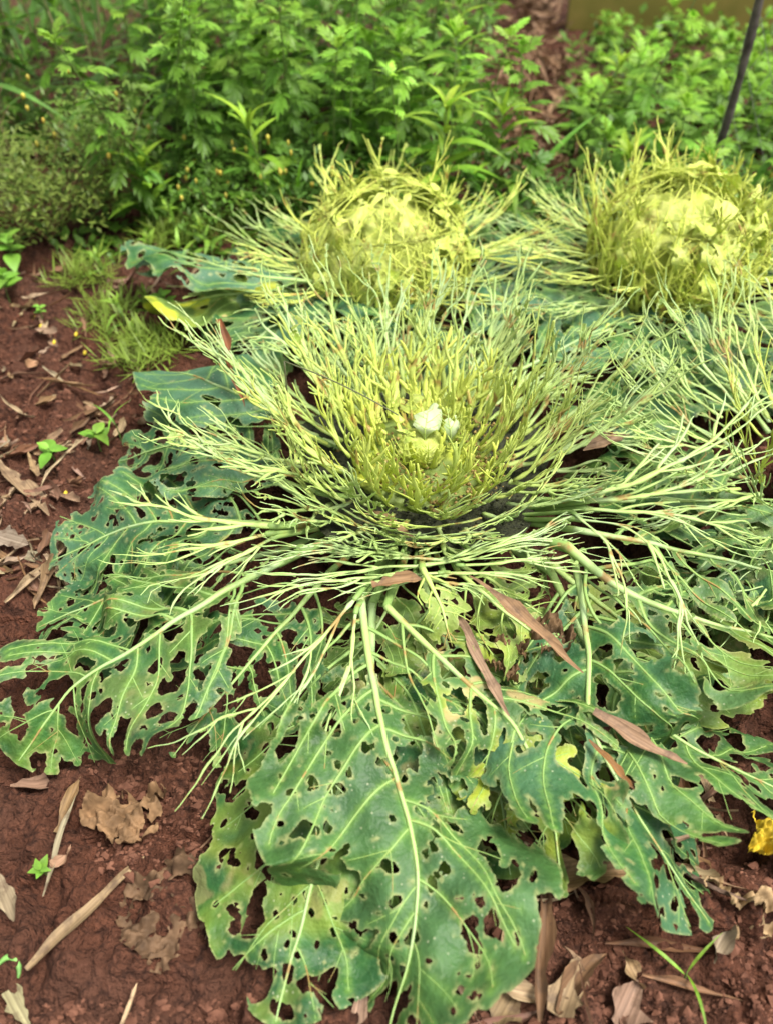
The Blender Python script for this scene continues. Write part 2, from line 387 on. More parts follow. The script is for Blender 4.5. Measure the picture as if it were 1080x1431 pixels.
def clip_tris(P2, tri, K, A):          # keep the part of a triangle grid where K > 0
    ins = K > 0; c = ins[tri].sum(1)
    full = tri[c == 3]; newA = []; edges = {}
    def cut(a, b):                     # arrays of edge ends (inside, outside)
        return np.stack([a, b], -1)
    E = []; T2 = []
    base = len(P2)
    t1 = tri[c == 1]; r = np.argmax(ins[t1], 1) if len(t1) else np.zeros(0, int)
    a = t1[np.arange(len(t1)), r]; b = t1[np.arange(len(t1)), (r+1) % 3]; d = t1[np.arange(len(t1)), (r+2) % 3]
    t2 = tri[c == 2]; r2 = np.argmin(ins[t2], 1) if len(t2) else np.zeros(0, int)
    o = t2[np.arange(len(t2)), r2]; p = t2[np.arange(len(t2)), (r2+1) % 3]; q = t2[np.arange(len(t2)), (r2+2) % 3]
    E = np.vstack([cut(a, b), cut(a, d), cut(p, o), cut(q, o)]).astype(np.int64)
    key = E[:,0]*base + E[:,1]; uk, inv = np.unique(key, return_inverse=True)
    ea, eb = uk//base, uk % base; f = K[ea]/(K[ea]-K[eb]+1e-12)
    P3 = np.vstack([P2, P2[ea]*(1-f[:,None]) + P2[eb]*f[:,None]]); A3 = [np.concatenate([x, x[ea]*(1-f)+x[eb]*f]) for x in A]
    K3 = np.concatenate([K, np.zeros(len(uk))]); inv = inv + base
    n1, n2 = len(t1), len(t2); iab, iad, ipo, iqo = inv[:n1], inv[n1:2*n1], inv[2*n1:2*n1+n2], inv[2*n1+n2:]
    T = np.vstack([full, np.stack([a, iab, iad], -1), np.stack([ipo, p, q], -1), np.stack([ipo, q, iqo], -1)])
    used = np.unique(T); mp = np.full(len(P3), -1); mp[used] = np.arange(len(used))
    return P3[used], mp[T], K3[used], [x[used] for x in A3]
def drop_islands(P2, T, A, hold, solo):   # scraps that no rib holds would have fallen off
    if len(T) == 0: return P2, T, A
    lab = np.arange(len(P2))
    for _ in range(400):
        m = lab[T].min(1); new = lab.copy(); np.minimum.at(new, T.ravel(), np.repeat(m, 3)); new = new[new]
        if (new == lab).all(): break
        lab = new
    cnt = np.bincount(lab, minlength=len(P2)); mx = np.zeros(len(P2)); np.maximum.at(mx, lab, hold)
    ok = cnt[lab] == cnt.max() if solo else (mx[lab] > .5) & (cnt[lab] > 5) | (cnt[lab] == cnt.max())
    T = T[ok[T[:,0]]]; used = np.unique(T); mp = np.full(len(P2), -1); mp[used] = np.arange(len(used))
    return P2[used], mp[T], [a[used] for a in A]
def blade_mesh(lf, veins, g, name, origin, eat=.3, holes=40, cell=.0036, eatf=None, rag=1.0, hr=.0042, hsig=.62, fringe=0.0, solo=False):
    L, W = lf.L, lf.W
    ns, nt = int(L/cell)+2, int(2*W/cell)+2
    S, Tt = np.meshgrid(np.linspace(0, 1, ns), np.linspace(-W, W, nt), indexing='ij'); s, t = S.ravel(), Tt.ravel()
    X = np.stack([s*L, t], -1)
    VP = np.concatenate([np.stack([v[0]*L, v[1]], -1)[::1] for v in veins])
    VR = np.concatenate([np.full(len(v[0]), 1.0 if v[2][0] > .0011 else .45) for v in veins])
    d = np.full(len(X), 9.0); dv = np.zeros(len(X))
    for c in range(0, len(X), 1500):
        q = np.sqrt(((X[c:c+1500,None,:]-VP[None])**2).sum(-1)); d[c:c+1500] = q.min(1)
        dv[c:c+1500] = (np.exp(-(q/.0030)**2)*VR[None]).max(1)
    w = W*outline(s)*(1+.05*np.sin(s*L/.021+lf.ph[2])) - .030*rag*np.maximum(0, fbm(s*L/.020, t/.020, lf.sd+11, 4)+.02)
    K = w - np.abs(t)
    e = eat if eatf is None else np.clip(eat + eatf(s, t/W), 0, 2)
    nn = .5+.95*fbm(s*L/.026, t/.026, lf.sd+21, 4)
    K1 = ((.90-e) + .42 - nn*.66 - .62*np.minimum(d, .010)/.010 + .10*np.minimum(d, .010)/.010*np.minimum(1, .02/W))*.026
    if fringe: K1 = fringe*(.25 + 2.4*fbm(s*L/.012, t/.012, lf.sd+31, 3)) - d
    K = np.minimum(K, K1)
    if K.max() <= 0: K[len(K)//2] = .0001
    if holes:
        holes = int(holes*2.1)
        hs_ = g.uniform(.10, .97, holes); ht = g.uniform(-.95, .95, holes)*W*outline(hs_)
        hrad = np.clip(hr*np.exp(g.normal(-.22, hsig*1.15, holes)), .0012, .014)
        for a, b, r in zip(hs_, ht, hrad):
            dx, dy = X[:,0]-a*L, X[:,1]-b; near = (np.abs(dx) < r*3.2) & (np.abs(dy) < r*3.2)
            if not near.any(): continue
            dx, dy = dx[near], dy[near]; th = np.arctan2(dy, dx); el = g.uniform(.6, 1.0); ro = g.uniform(0, 3.14)
            rr = np.hypot(dx*math.cos(ro)+dy*math.sin(ro), (dy*math.cos(ro)-dx*math.sin(ro))/el)
            K[near] = np.minimum(K[near], rr - r*(1+.22*np.sin(2*th+g.uniform(0,6))+.13*np.sin(5*th+g.uniform(0,6))))
    KG = K.reshape(ns, nt); ga, gb = np.gradient(KG, L/(ns-1), 2*W/(nt-1)); KN = K/np.clip(np.hypot(ga, gb).ravel(), .25, 3)
    i = np.arange(ns-1)[:,None]*nt; j = np.arange(nt-1)[None,:]
    alt = ((np.arange(ns-1)[:,None]+j) % 2 == 0)
    A, B_, C, D = (i+j), (i+nt+j), (i+nt+j+1), (i+j+1)
    f1 = np.where(alt[...,None], np.stack([A,B_,C], -1), np.stack([A,B_,D], -1)); f2 = np.where(alt[...,None], np.stack([A,C,D], -1), np.stack([B_,C,D], -1))
    tri = np.concatenate([f1.reshape(-1,3), f2.reshape(-1,3)])
    P2, T, Kk, (dv2, K2) = clip_tris(np.stack([s, t], -1), tri, K, [dv, np.maximum(KN, 0)]); P2, T, (dv2, K2) = drop_islands(P2, T, [dv2, K2], dv2, solo)
    edge = np.exp(-K2/.00065)
    return mesh_np(name, lf.pos(P2[:,0], P2[:,1]) - np.asarray(origin), T, None, {'vein': dv2, 'edge': edge}, M_BLADE)
def add_leaf(parent, lf, g, col, eat=.3, holes=40, nv=8, r0=.0045, cell=.0031, eatf=None, name='leaf', tert=2, rag=1.0, hr=.0042, fan=1.0, label=None):
    o = np.array(parent.location) if parent.parent is None else np.array(parent.parent.location)
    v = gen_veins(lf, g, nv, r0, fan=fan, tert=tert)
    b = link(name, blade_mesh(lf, v, g, name, o, eat, holes, cell, eatf, rag, hr, solo=name != 'leaf'), parent, col)
    link('midrib', vein_mesh(lf, v[:1], g, 'midrib', o, .15, 7, .8, 0, .0006), b, (col[0], .0, .25))
    link('vein', vein_mesh(lf, [(q[0], q[1], q[2]*1.15, .35+.65*q[3]) for q in v[1:]], g, 'vein', o, .3, 5, .5, 0, .0), b, (col[0], .0, 1.0))
    if label: b['label'] = label
    return b
def add_skeleton(parent, lf, g, col, nv=6, r0=.003, trunc=(.5,1.0), fan=1.1, tert=2, jit=.006, smax=.95, rough=1.1, start=.10, name='leaf_skeleton', side=None, flat=.45, fringe=.0021):
    o = np.array(parent.location)
    v = gen_strands(lf, g, nv, r0, trunc, max(tert-1, 0) if tert < 2 else 1, .003, smax, start)
    lf.jit = jit*1.1
    col = (max(col[0], .08), 0, 0)
    sk = link(name, vein_mesh(lf, v, g, name, o, rough, 5, flat, jit*.25), parent, col)
    if fringe and lf.L > .07:
        me = blade_mesh(lf, v, g, 'blade_scrap', o, fringe=fringe, holes=0, cell=.0030)
        if len(me.polygons) > 6:
            b = link('blade_scrap', me, sk, (min(1, col[0]*.8+.1), 0, .9)); b['kind'] = 'stuff'
    return sk
def profile(c, phi, r0, z0, L, e0, e1, bend=0.0, sway=0.0, n=9):    # midrib leaving a centre: elevation e0 -> e1 degrees
    x, z, out = r0, z0, []
    s = np.linspace(0, 1, n)
    for k in range(n):
        a = phi + sway*s[k]
        out.append((c[0]+x*math.cos(a), c[1]+x*math.sin(a), z))
        e = R(e0+(e1-e0)*s[k]**.8 - bend*max(0, s[k]-.55)*2)
        x += math.cos(e)*L/(n-1); z = max(z + math.sin(e)*L/(n-1), .012)
    return out
def add_head_core(parent, c, rad, g, zs=1.0, col=(1,0,0), name='head'):
    n, m = 40, 64; th = np.linspace(.02, math.pi-.25, n)[:,None]; ph = np.linspace(0, 2*math.pi, m, endpoint=False)[None,:]
    x, y, z = np.sin(th)*np.cos(ph), np.sin(th)*np.sin(ph), np.cos(th)*np.ones_like(ph)
    d = 1 + .10*fbm(x*5+7, z*5+y*4, 31, 3) - .12*np.abs(vn(x*7+y*3, z*6+3, 33))
    V = np.stack([x*d*rad, y*d*rad, z*d*rad*zs], -1).reshape(-1,3)
    i = np.arange(n-1)[:,None]*m; j = np.arange(m)[None,:]; k = (j+1) % m
    Q = np.stack([i+j, i+m+j, i+m+k, i+k], -1).reshape(-1,4)
    return link(name, mesh_np(name, V + np.asarray(c) - np.array(parent.location), None, Q, {'vein': np.zeros(len(V)), 'edge': np.zeros(len(V))}, M_BLADE), parent, col)
def add_stalk(parent, c, z1, r=.028):
    mb = MB(); o = np.array(parent.location)
    zz = np.linspace(-.02, z1, 12); mb.tube(np.stack([c[0]+.004*np.sin(zz*60), c[1]+.004*np.cos(zz*45), zz], -1), r*(1+.18*np.sin(zz*230)), 12, (1,0,0))
    return link('stalk', mb.mesh('stalk', M_STALK, origin=o), parent)
def add_frass(parent, c, r, z, g, n=420):
    mb = MB(); o = np.array(parent.location)
    oct_ = np.array([(1,0,0),(-1,0,0),(0,1,0),(0,-1,0),(0,0,1),(0,0,-1)], float); ot = [(0,2,4),(2,1,4),(1,3,4),(3,0,4),(2,0,5),(1,2,5),(3,1,5),(0,3,5)]
    for k in range(n):
        a = g.uniform(0, 6.283); q = r*g.uniform(.45, 1.05); s = g.uniform(.0012, .0034)
        mb.add(oct_*s*g.uniform(.6, 1.3, (6,1)) + (c[0]+q*math.cos(a), c[1]+q*math.sin(a), z + g.normal(0, .006)), ot)
    f = link('frass', mb.mesh('frass', M_FRASS, origin=o), parent); f['kind'] = 'stuff'; return f

OLD = (.03, .0, .5)
# ---- the big cabbage in the middle: only a bowl of ribs is left of its head
MC = np.array((.045, .80, 0.0))
g = np.random.default_rng(21)
main = thing('cabbage', 'cabbage eaten down to a wide open bowl of bare ribs with a tiny pale heart', 'cabbage', (MC[0], MC[1], 0.0), 'insect eaten cabbages in the bed')
add_stalk(main, MC, .11)
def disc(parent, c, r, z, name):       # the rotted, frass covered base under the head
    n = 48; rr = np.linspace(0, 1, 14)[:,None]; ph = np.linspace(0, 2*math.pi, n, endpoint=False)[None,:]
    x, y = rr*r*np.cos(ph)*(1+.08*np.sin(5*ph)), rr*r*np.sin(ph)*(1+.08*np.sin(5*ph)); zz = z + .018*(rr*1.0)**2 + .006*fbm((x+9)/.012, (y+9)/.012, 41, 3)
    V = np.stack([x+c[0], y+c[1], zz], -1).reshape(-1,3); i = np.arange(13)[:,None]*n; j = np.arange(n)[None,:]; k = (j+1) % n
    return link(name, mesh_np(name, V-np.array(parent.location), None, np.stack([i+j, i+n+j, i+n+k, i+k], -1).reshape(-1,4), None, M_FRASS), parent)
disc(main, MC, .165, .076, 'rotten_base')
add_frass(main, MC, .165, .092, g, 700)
add_head_core(main, MC+(.0,.01,.080), .095, g, .28, (.30,.8,0), 'head_base')
tf = add_frass(main, MC+(.03,-.01,0), .085, .112, g, 500); tf.data.materials[0] = mat_simple('dry_frass', (.16,.10,.03), (.36,.26,.09), 200, .8, .6)
heart = add_head_core(main, MC+(.0,.0,.115), .032, g, .75, (.75,.1,0), 'heart')
# two pale leaves of the heart
M_HEART = mat_simple('heart_leaf', (.27,.38,.16), (.46,.50,.32), 22, .45, .3, .003, .35, .2)
for (u_, v_, w_, h_, tw) in ((596,588,.020,.160,.002), (627,592,.015,.166,-.001)):
    q = px(u_, v_, .155); pts = [(q[0]-tw, q[1]-.012, .130), (q[0]-tw, q[1]-.014, .152), (q[0], q[1]-.004, h_-.004), (q[0]+tw, q[1]+.014, h_), (q[0]+tw, q[1]+.030, h_-.012)]
    lf = Leaf(pts, w_, g, -42, .001); b_ = add_leaf(heart, lf, g, (.3,.0,0), -.5, 0, 5, .0013, .0025, None, 'heart_leaf', 1, label='pale whitish green heart leaf'); b_.data.materials[0] = M_HEART
for k in range(9):
    a = k*2.4; c = MC + (.025*math.cos(a), .025*math.sin(a), 0); lf = Leaf(profile(c, a, .012+.0015*k, .125, g.uniform(.045,.075), 50, g.uniform(80,150)), g.uniform(.016,.028), g, 18, .004, c)
    add_leaf(heart, lf, g, (g.uniform(.55,.95), .2, .2), g.uniform(.75,1.0), 4, 4, .0024, .003, None, 'heart_leaf', 1)
def ring(parent, c, n, rr, zz, LL, e0, e1, W, youth, r0, nv, jit, g, cupk=6, bend=0, trunc=(.55,1), tert=2, phi=None, sway=.25, scale=None, smax=(.8,.97)):
    for k in range(n):
        a = (k+g.uniform(-.35,.35))/n*2*math.pi if phi is None else g.uniform(*phi)
        L = g.uniform(*LL)*(scale(a) if scale else 1)
        lf = Leaf(profile(c, a, g.uniform(*rr), g.uniform(*zz), L, g.uniform(*e0), g.uniform(*e1), bend, g.uniform(-sway, sway)), g.uniform(*W), g, g.uniform(.5,1.3)*cupk, .004, c)
        add_skeleton(parent, lf, g, (g.uniform(*youth), 0, 0), nv, g.uniform(*r0), trunc, 1.15, tert, jit, g.uniform(*smax))
ring(main, MC, 26, (.025,.06), (.11,.13), (.035,.06), (40,75), (75,120), (.014,.024), (.8,1.0), (.0050,.0075), 3, .004, g, 10, trunc=(.3,.9), tert=1)
ring(main, MC, 34, (.045,.090), (.10,.125), (.045,.085), (35,70), (75,110), (.016,.030), (.75,1.0), (.0052,.0080), 3, .004, g, 10, trunc=(.3,.9), tert=1)
ring(main, MC, 50, (.070,.105), (.095,.115), (.085,.135), (30,60), (70,105), (.025,.042), (.55,.95), (.0046,.0068), 4, .006, g, 8, tert=1)
ring(main, MC, 40, (.095,.125), (.09,.11), (.13,.20), (25,50), (62,92), (.030,.055), (.20,.65), (.0044,.0064), 5, .008, g, 6, tert=2, scale=lambda a: 1-.42*max(0,-math.sin(a)))
ring(main, MC, 36, (.115,.14), (.085,.105), (.20,.31), (10,30), (45,74), (.045,.075), (.0,.32), (.0040,.0058), 5, .010, g, 5, tert=2, scale=lambda a: 1-.50*max(0,-math.sin(a)))
# ribs wrapped round the foot of the bowl in front
for k in range(16):
    a0 = g.uniform(-2.9, -.25); da = g.uniform(.5, 1.1)*g.choice([-1,1]); r1 = g.uniform(.13,.165); z1 = g.uniform(.085,.11)
    a = a0+np.linspace(0, da, 9); q = np.linspace(0, 1, 9); rr = r1+.05*q**2
    pts = np.stack([MC[0]+rr*np.cos(a), MC[1]+rr*np.sin(a), z1+.05*q**1.5], -1)
    lf = Leaf(pts, g.uniform(.02,.045), g, 4, .004, MC); add_skeleton(main, lf, g, (g.uniform(.1,.6),0,0), 4, g.uniform(.0026,.0045), (.3,1), 1.1, 1, .006)
# flat lying skeletons below the bowl, all round
ring(main, MC, 16, (.12,.15), (.065,.09), (.14,.26), (-8,15), (-12,32), (.04,.07), (.0,.3), (.0034,.0052), 6, .009, g, 1, tert=2, phi=(-.35,3.5))
def petiole(b, P, r0, col):            # the rib goes on to the stalk
    o = np.array(main.location); d = P[0]-MC; T = P[1]-P[0]; T = T/np.linalg.norm(T); q = MC + np.array((d[0], d[1], 0))*.15 + (0,0,.040); m = (q+P[0])/2; m[2] = min(m[2], .07)
    C, _ = spline([q, m, P[0], P[0]+T*.006], 14); mb = MB(); mb.tube(C, r0*np.linspace(1.1, .98, 14), 7, (0,0,1), .8, 0.0); link('petiole', mb.mesh('petiole', M_VEIN, 'age', o), b, (col[0]*.5, 0, 1.0))
def pleaf(parent, pts, W, eat, holes, col=OLD, cup=-2.0, wave=.009, r0=.0048, nv=8, seed=0, **kw):
    gg = np.random.default_rng(seed); P = [px(*p) for p in pts]; lf = Leaf(P, W, gg, cup, wave); b = add_leaf(parent, lf, gg, col, eat, holes, nv, r0, **kw)
    if parent is main: petiole(b, P, r0, col)
    return b
def pskel(parent, pts, W, col=(.1,0,0), cup=1.0, nv=6, r0=.0040, seed=0, **kw):
    gg = np.random.default_rng(seed); P = [px(*p) for p in pts]; lf = Leaf(P, W, gg, cup, .004); b = add_skeleton(parent, lf, gg, col, nv, r0, **kw)
    if parent is main: petiole(b, P, r0, col)
    return b
# outer leaves, in front
pleaf(main, [(520,845,.085),(516,960,.075),(492,1040,.07),(440,1220,.055),(385,1440,.028)], .128, .16, 150, (.0,.22,.35), -2.6, .008, .0055, 7, 101, hr=.0038, rag=.35)
pleaf(main, [(503,828,.115),(520,950,.110),(555,1100,.095),(580,1200,.085),(574,1330,.065),(540,1450,.04)], .135, .20, 95, OLD, -2.2, .010, .0055, 8, 102, eatf=lambda s, t: .60*sst(.55,.12,s)+.32*sst(.0,-.35,t)*sst(.95,.6,s), rag=.6)
pskel(main, [(500,832,.13),(420,925,.125),(320,1035,.105),(235,1150,.07)], .075, (.05,0,0), 1, 7, .0032, 103, fan=1.3)
pskel(main, [(498,850,.125),(485,930,.12),(455,1060,.10),(440,1190,.09)], .045, (.05,0,0), 1, 4, .0030, 104)
pleaf(main, [(540,848,.115),(640,945,.105),(720,1020,.095),(770,1130,.075),(785,1260,.04)], .088, .50, 40, (.05,.6,.4), -1.5, .011, .0048, 7, 105)
pleaf(main, [(590,810,.075),(640,950,.06),(690,1080,.05),(715,1230,.03)], .125, .30, 50, (.0,.25,.3), -1.5, .010, .0045, 7, 106)
pleaf(main, [(590,795,.135),(608,830,.13),(622,862,.118),(632,905,.10)], .030, .45, 8, (.35,0,.2), 2, .005, .0040, 5, 107)
pleaf(main, [(640,800,.10),(700,850,.10),(760,900,.085),(800,960,.06)], .070, .62, 20, (.25,.4,.2), -1, .012, .0035, 6, 108)
pleaf(main, [(560,795,.075),(545,845,.07),(510,900,.06),(450,965,.04)], .075, .48, 20, (.1,.2,.3), -1, .010, .0035, 6, 109)
pleaf(main, [(640,790,.08),(690,815,.08),(740,850,.07),(800,880,.05)], .070, .50, 20, (.2,.2,.2), -1, .010, .0035, 6, 110)
# right
pleaf(main, [(800,770,.11),(822,900,.10),(828,1020,.095),(885,1130,.075),(995,1300,.03)], .118, .36, 46, (.0,.0,1.0), -1.2, .009, .0050, 7, 111, hr=.0048, rag=.9)
pleaf(main, [(790,762,.13),(870,825,.12),(970,865,.10),(1090,895,.07),(1190,940,.03)], .120, .62, 30, (.05,.15,.6), -1.5, .010, .0062, 7, 112)
pleaf(main, [(770,800,.085),(850,950,.075),(960,1040,.065),(1080,1100,.045),(1160,1150,.03)], .135, .50, 50, OLD, -1.5, .010, .0052, 8, 113, hr=.0048)
pleaf(main, [(800,740,.11),(930,765,.11),(1080,800,.09),(1220,850,.04)], .115, .66, 25, (.05,.1,.6), -1, .012, .0050, 7, 114)
pleaf(main, [(800,700,.10),(940,700,.10),(1080,700,.09),(1180,710,.05)], .105, .60, 25, (.05,.0,.9), -1, .012, .0045, 7, 115)
pleaf(main, [(770,790,.06),(860,860,.05),(980,920,.04),(1080,960,.03)], .120, .30, 40, (.15,.3,.1), -1, .010, .0045, 7, 116)
pskel(main, [(812,694,.14),(900,668,.165),(1000,610,.19),(1080,530,.21)], .075, (.1,0,0), 2, 6, .0050, 117)
pskel(main, [(815,700,.13),(920,690,.15),(1010,650,.17),(1085,600,.18)], .06, (.1,0,0), 2, 5, .0050, 118)
pskel(main, [(805,725,.13),(880,740,.15),(930,800,.15),(955,880,.14),(950,975,.12)], .035, (.05,0,0), 1, 4, .0036, 119)
pskel(main, [(800,715,.13),(850,770,.155),(875,850,.15),(868,935,.12)], .030, (.05,0,0), 1, 3, .0030, 120)
pskel(main, [(810,710,.12),(930,720,.14),(1040,745,.14),(1100,760,.12)], .055, (.1,0,0), 1, 6, .0046, 121)
# left
pleaf(main, [(395,785,.10),(300,835,.10),(190,905,.09),(95,970,.07),(25,1070,.025)], .128, .46, 55, (.0,.1,.55), -2.2, .010, .0055, 8, 131, hr=.0042)
pleaf(main, [(390,770,.075),(270,800,.07),(140,840,.055),(50,880,.025)], .105, .40, 45, (.0,.05,.5), -2, .010, .0045, 7, 132)
pleaf(main, [(400,735,.085),(300,728,.085),(190,735,.075),(70,785,.028)], .125, .36, 130, (.0,.0,1.3), -2, .012, .0045, 8, 133, hr=.0026)
pleaf(main, [(430,700,.09),(340,650,.10),(260,620,.09),(165,645,.04)], .110, .34, 110, (.0,.0,1.3), -2.5, .012, .0040, 8, 134, hr=.0026)
pleaf(main, [(440,610,.10),(350,560,.12),(270,525,.12),(222,520,.07)], .080, .05, 8, (.0,.0,2.0), -3.5, .004, .0036, 7, 135)
pleaf(main, [(460,800,.085),(400,870,.08),(320,960,.06),(240,1060,.03)], .10, .52, 40, (.0,.0,.6), -1.5, .010, .0042, 7, 136)
pskel(main, [(385,735,.125),(300,728,.135),(220,705,.14),(135,680,.13)], .05, (.15,0,0), 1, 6, .0052, 137)
pskel(main, [(380,745,.12),(310,760,.125),(230,775,.12),(150,768,.12)], .035, (.15,0,0), 1, 4, .0042, 138)
pskel(main, [(385,750,.115),(320,785,.125),(250,830,.115),(235,870,.10)], .04, (.15,0,0), 1, 4, .0040, 139)
pskel(main, [(450,690,.11),(340,650,.14),(250,600,.16),(205,535,.17)], .05, (.15,0,0), 1, 6, .0042, 140)
# mat of ribs in front under the dark gap
for k, (x0, x1, y0, dy) in enumerate(((560,350,775,-20),(600,330,790,15),(640,400,785,-30),(560,300,800,45),(620,430,800,20),(600,800,785,-45),(560,820,795,-60),(640,880,790,-15),(620,780,800,10),(500,330,770,10),(660,840,770,-60),(580,700,805,40))):
    pskel(main, [(x0,y0,.12),(x0*.6+x1*.4,y0+dy*.35,.128),(x1,y0+dy,.12)], .03, (.05,0,0), 1, 4, .0030, 150+k, jit=.009)
# behind
for k, (x0,y0,x1,y1,x2,y2) in enumerate(((640,500,700,430,775,385),(600,480,590,420,560,375),(520,500,450,430,400,395),(700,530,820,470,900,430),(560,490,520,430,470,380))):
    pleaf(main, [(x0,y0,.09),(x1,y1,.10),(x2,y2,.06)], .085, .48, 25, (.0,.0,1.6), -1.5, .012, .0036, 7, 170+k, cell=.0045)

# ---- the two pale headed cabbages behind and the one beside, at half a metre spacing
def back_cabbage(label, c, seed, rad, upright, n_strand, youth):
    g = np.random.default_rng(seed); c = np.array((c[0], c[1], 0.0))
    t = thing('cabbage', label, 'cabbage', (c[0], c[1], 0), 'insect eaten cabbages in the bed')
    add_stalk(t, c, .12); hc = c+(0,0,.122 if upright else .112)
    head = add_head_core(t, hc, rad*.90, g, .82, (.85,.2,0))
    for k in range(46):                # torn leaves folded over the head
        a = k*2.4+g.uniform(-.3,.3); tilt = g.uniform(-.1, .85); th = np.linspace(2.2, tilt, 8); q = rad*(1+.10*g.random()+.30*np.linspace(0,1,8)**3*g.random()**1.5)
        pts = np.stack([hc[0]+q*np.sin(th)*math.cos(a), hc[1]+q*np.sin(th)*math.sin(a), hc[2]+q*.84*np.cos(th)], -1)
        lf = Leaf(pts, rad*g.uniform(.34,.60), g, 1/rad*g.uniform(.5,1), .014, c); add_leaf(head, lf, g, (g.uniform(*youth), .15, .1), g.uniform(.70,.98), 8, 5, .0046, .0048, None, 'head_leaf', 1)
    ring(t, c, n_strand, (rad*.5, rad*.95), (.14,.22), (.05,.11), (30,60), (55,105), (.02,.04), (.85,1.0), (.0032,.0050), 3, .008, g, 5, tert=1, phi=(-.4,3.5) if not upright else None)
    if upright:
        ring(t, c, 40, (rad*.75, rad*1.05), (.09,.14), (.11,.18), (40,70), (60,100), (.02,.04), (.8,1.0), (.0034,.0050), 3, .008, g, 5, tert=1, scale=lambda a: 1-.62*max(0,-math.sin(a)))
    ring(t, c, 40, (.10,.135), (.07,.13), (.14,.24), (-5,20), (10,50), (.035,.06), (.35,.9), (.0030,.0044), 5, .009, g, 4, tert=1, scale=lambda a: 1-.35*max(0,-math.sin(a)))
    ring(t, c, 24, (.11,.14), (.05,.09), (.18,.28), (-5,20), (5,40), (.04,.07), (.0,.4), (.0030,.0044), 5, .010, g, 2, tert=1)
    for k in range(11):                # outer leaves
        a = k/11*6.283+g.uniform(-.2,.2); lf = Leaf(profile(c, a, .10, .07, g.uniform(.20,.28), 14, -26, 0, g.uniform(-.2,.2)), g.uniform(.08,.115), g, -1.5, .012, c)
        add_leaf(t, lf, g, (.0, .1, g.uniform(.6,1.8)), g.uniform(.35,.62), 25, 7, .0040, .0050)
    return t
cl = back_cabbage('shredded pale yellow cabbage head standing beside a blue green drooping leaf', (.0, 1.30), 301, .132, False, 10, (.75,1.05))
cr = back_cabbage('yellow cabbage head with long upright shredded strands in front of the thin stake', (.49, 1.30), 302, .135, True, 30, (.8,1.05))
# drooping blue green leaf of the left one
pleaf(cl, [(450,395,.11),(360,385,.135),(280,365,.13),(215,350,.10),(190,375,.05)], .085, .34, 18, (.0,.0,2.0), -5.0, .012, .0040, 7, 310, cell=.0045)
pleaf(cl, [(440,405,.08),(340,410,.09),(270,420,.08),(215,440,.03)], .08, .15, 8, (.15,1.6,.0), -4, .008, .0040, 7, 311, cell=.0045)
g4 = np.random.default_rng(401); C4 = np.array((.56, .80, 0.0))
c4 = thing('cabbage', 'cabbage with grey green bare ribs and dark leaves sticking out beside the big bowl', 'cabbage', (C4[0], C4[1], 0), 'insect eaten cabbages in the bed')
add_stalk(c4, C4, .12); add_head_core(c4, C4+(0,0,.12), .07, g4, .8, (.8,.1,0))
ring(c4, C4, 26, (.05,.11), (.09,.12), (.08,.14), (30,60), (70,100), (.025,.045), (.5,.9), (.003,.0045), 4, .007, g4, 8, tert=1)
ring(c4, C4, 30, (.10,.14), (.08,.11), (.16,.27), (10,35), (35,75), (.04,.07), (.0,.35), (.003,.0046), 5, .010, g4, 4, tert=2)
ring(c4, C4, 22, (.10,.14), (.06,.10), (.16,.26), (0,20), (-10,40), (.04,.07), (.0,.25), (.003,.0046), 6, .010, g4, 2, tert=2)
for k in range(12):
    a = k/12*6.283+g4.uniform(-.2,.2); lf = Leaf(profile(C4, a, .09, .07, g4.uniform(.22,.30), 18, -28, 0, g4.uniform(-.2,.2)), g4.uniform(.09,.12), g4, -1.5, .012, C4)
    add_leaf(c4, lf, g4, (.0, .1, g4.uniform(.2,1.0)), g4.uniform(.35,.6), 25, 7, .0045, .0045)

# ------------------------------------------------------------------ weeds behind the bed
def strip(pts, w, cup=0.0):            # a narrow blade: centre line pts, half widths w, folded along the middle
    P = np.asarray(pts, float); n = len(P); T = np.gradient(P, axis=0); T /= np.linalg.norm(T, axis=1, keepdims=True)+1e-9
    B = np.cross(T, (0,0,1.)); B /= np.linalg.norm(B, axis=1, keepdims=True)+1e-9; U = np.cross(B, T); w = np.asarray(w)[:,None]
    V = np.concatenate([P-B*w+U*w*cup, P, P+B*w+U*w*cup]); i = np.arange(n-1)
    return V, np.vstack([np.stack([i, i+1, n+i+1, n+i], -1), np.stack([n+i, n+i+1, 2*n+i+1, 2*n+i], -1)])
def lance_mesh(name, L, w, droop, g, mat, twist=0.0, n=8, cup=.25):
    u = np.linspace(0, 1, n); P = np.stack([u*L, twist*L*u**2, -droop*L*u**2 + .05*L*np.sin(u*3)], -1)
    V, Q = strip(P, w*np.maximum(np.sin(math.pi*np.clip(u, .02, .995)**.75), .04)**.9, cup); return mesh_np(name, V, None, Q, None, mat)
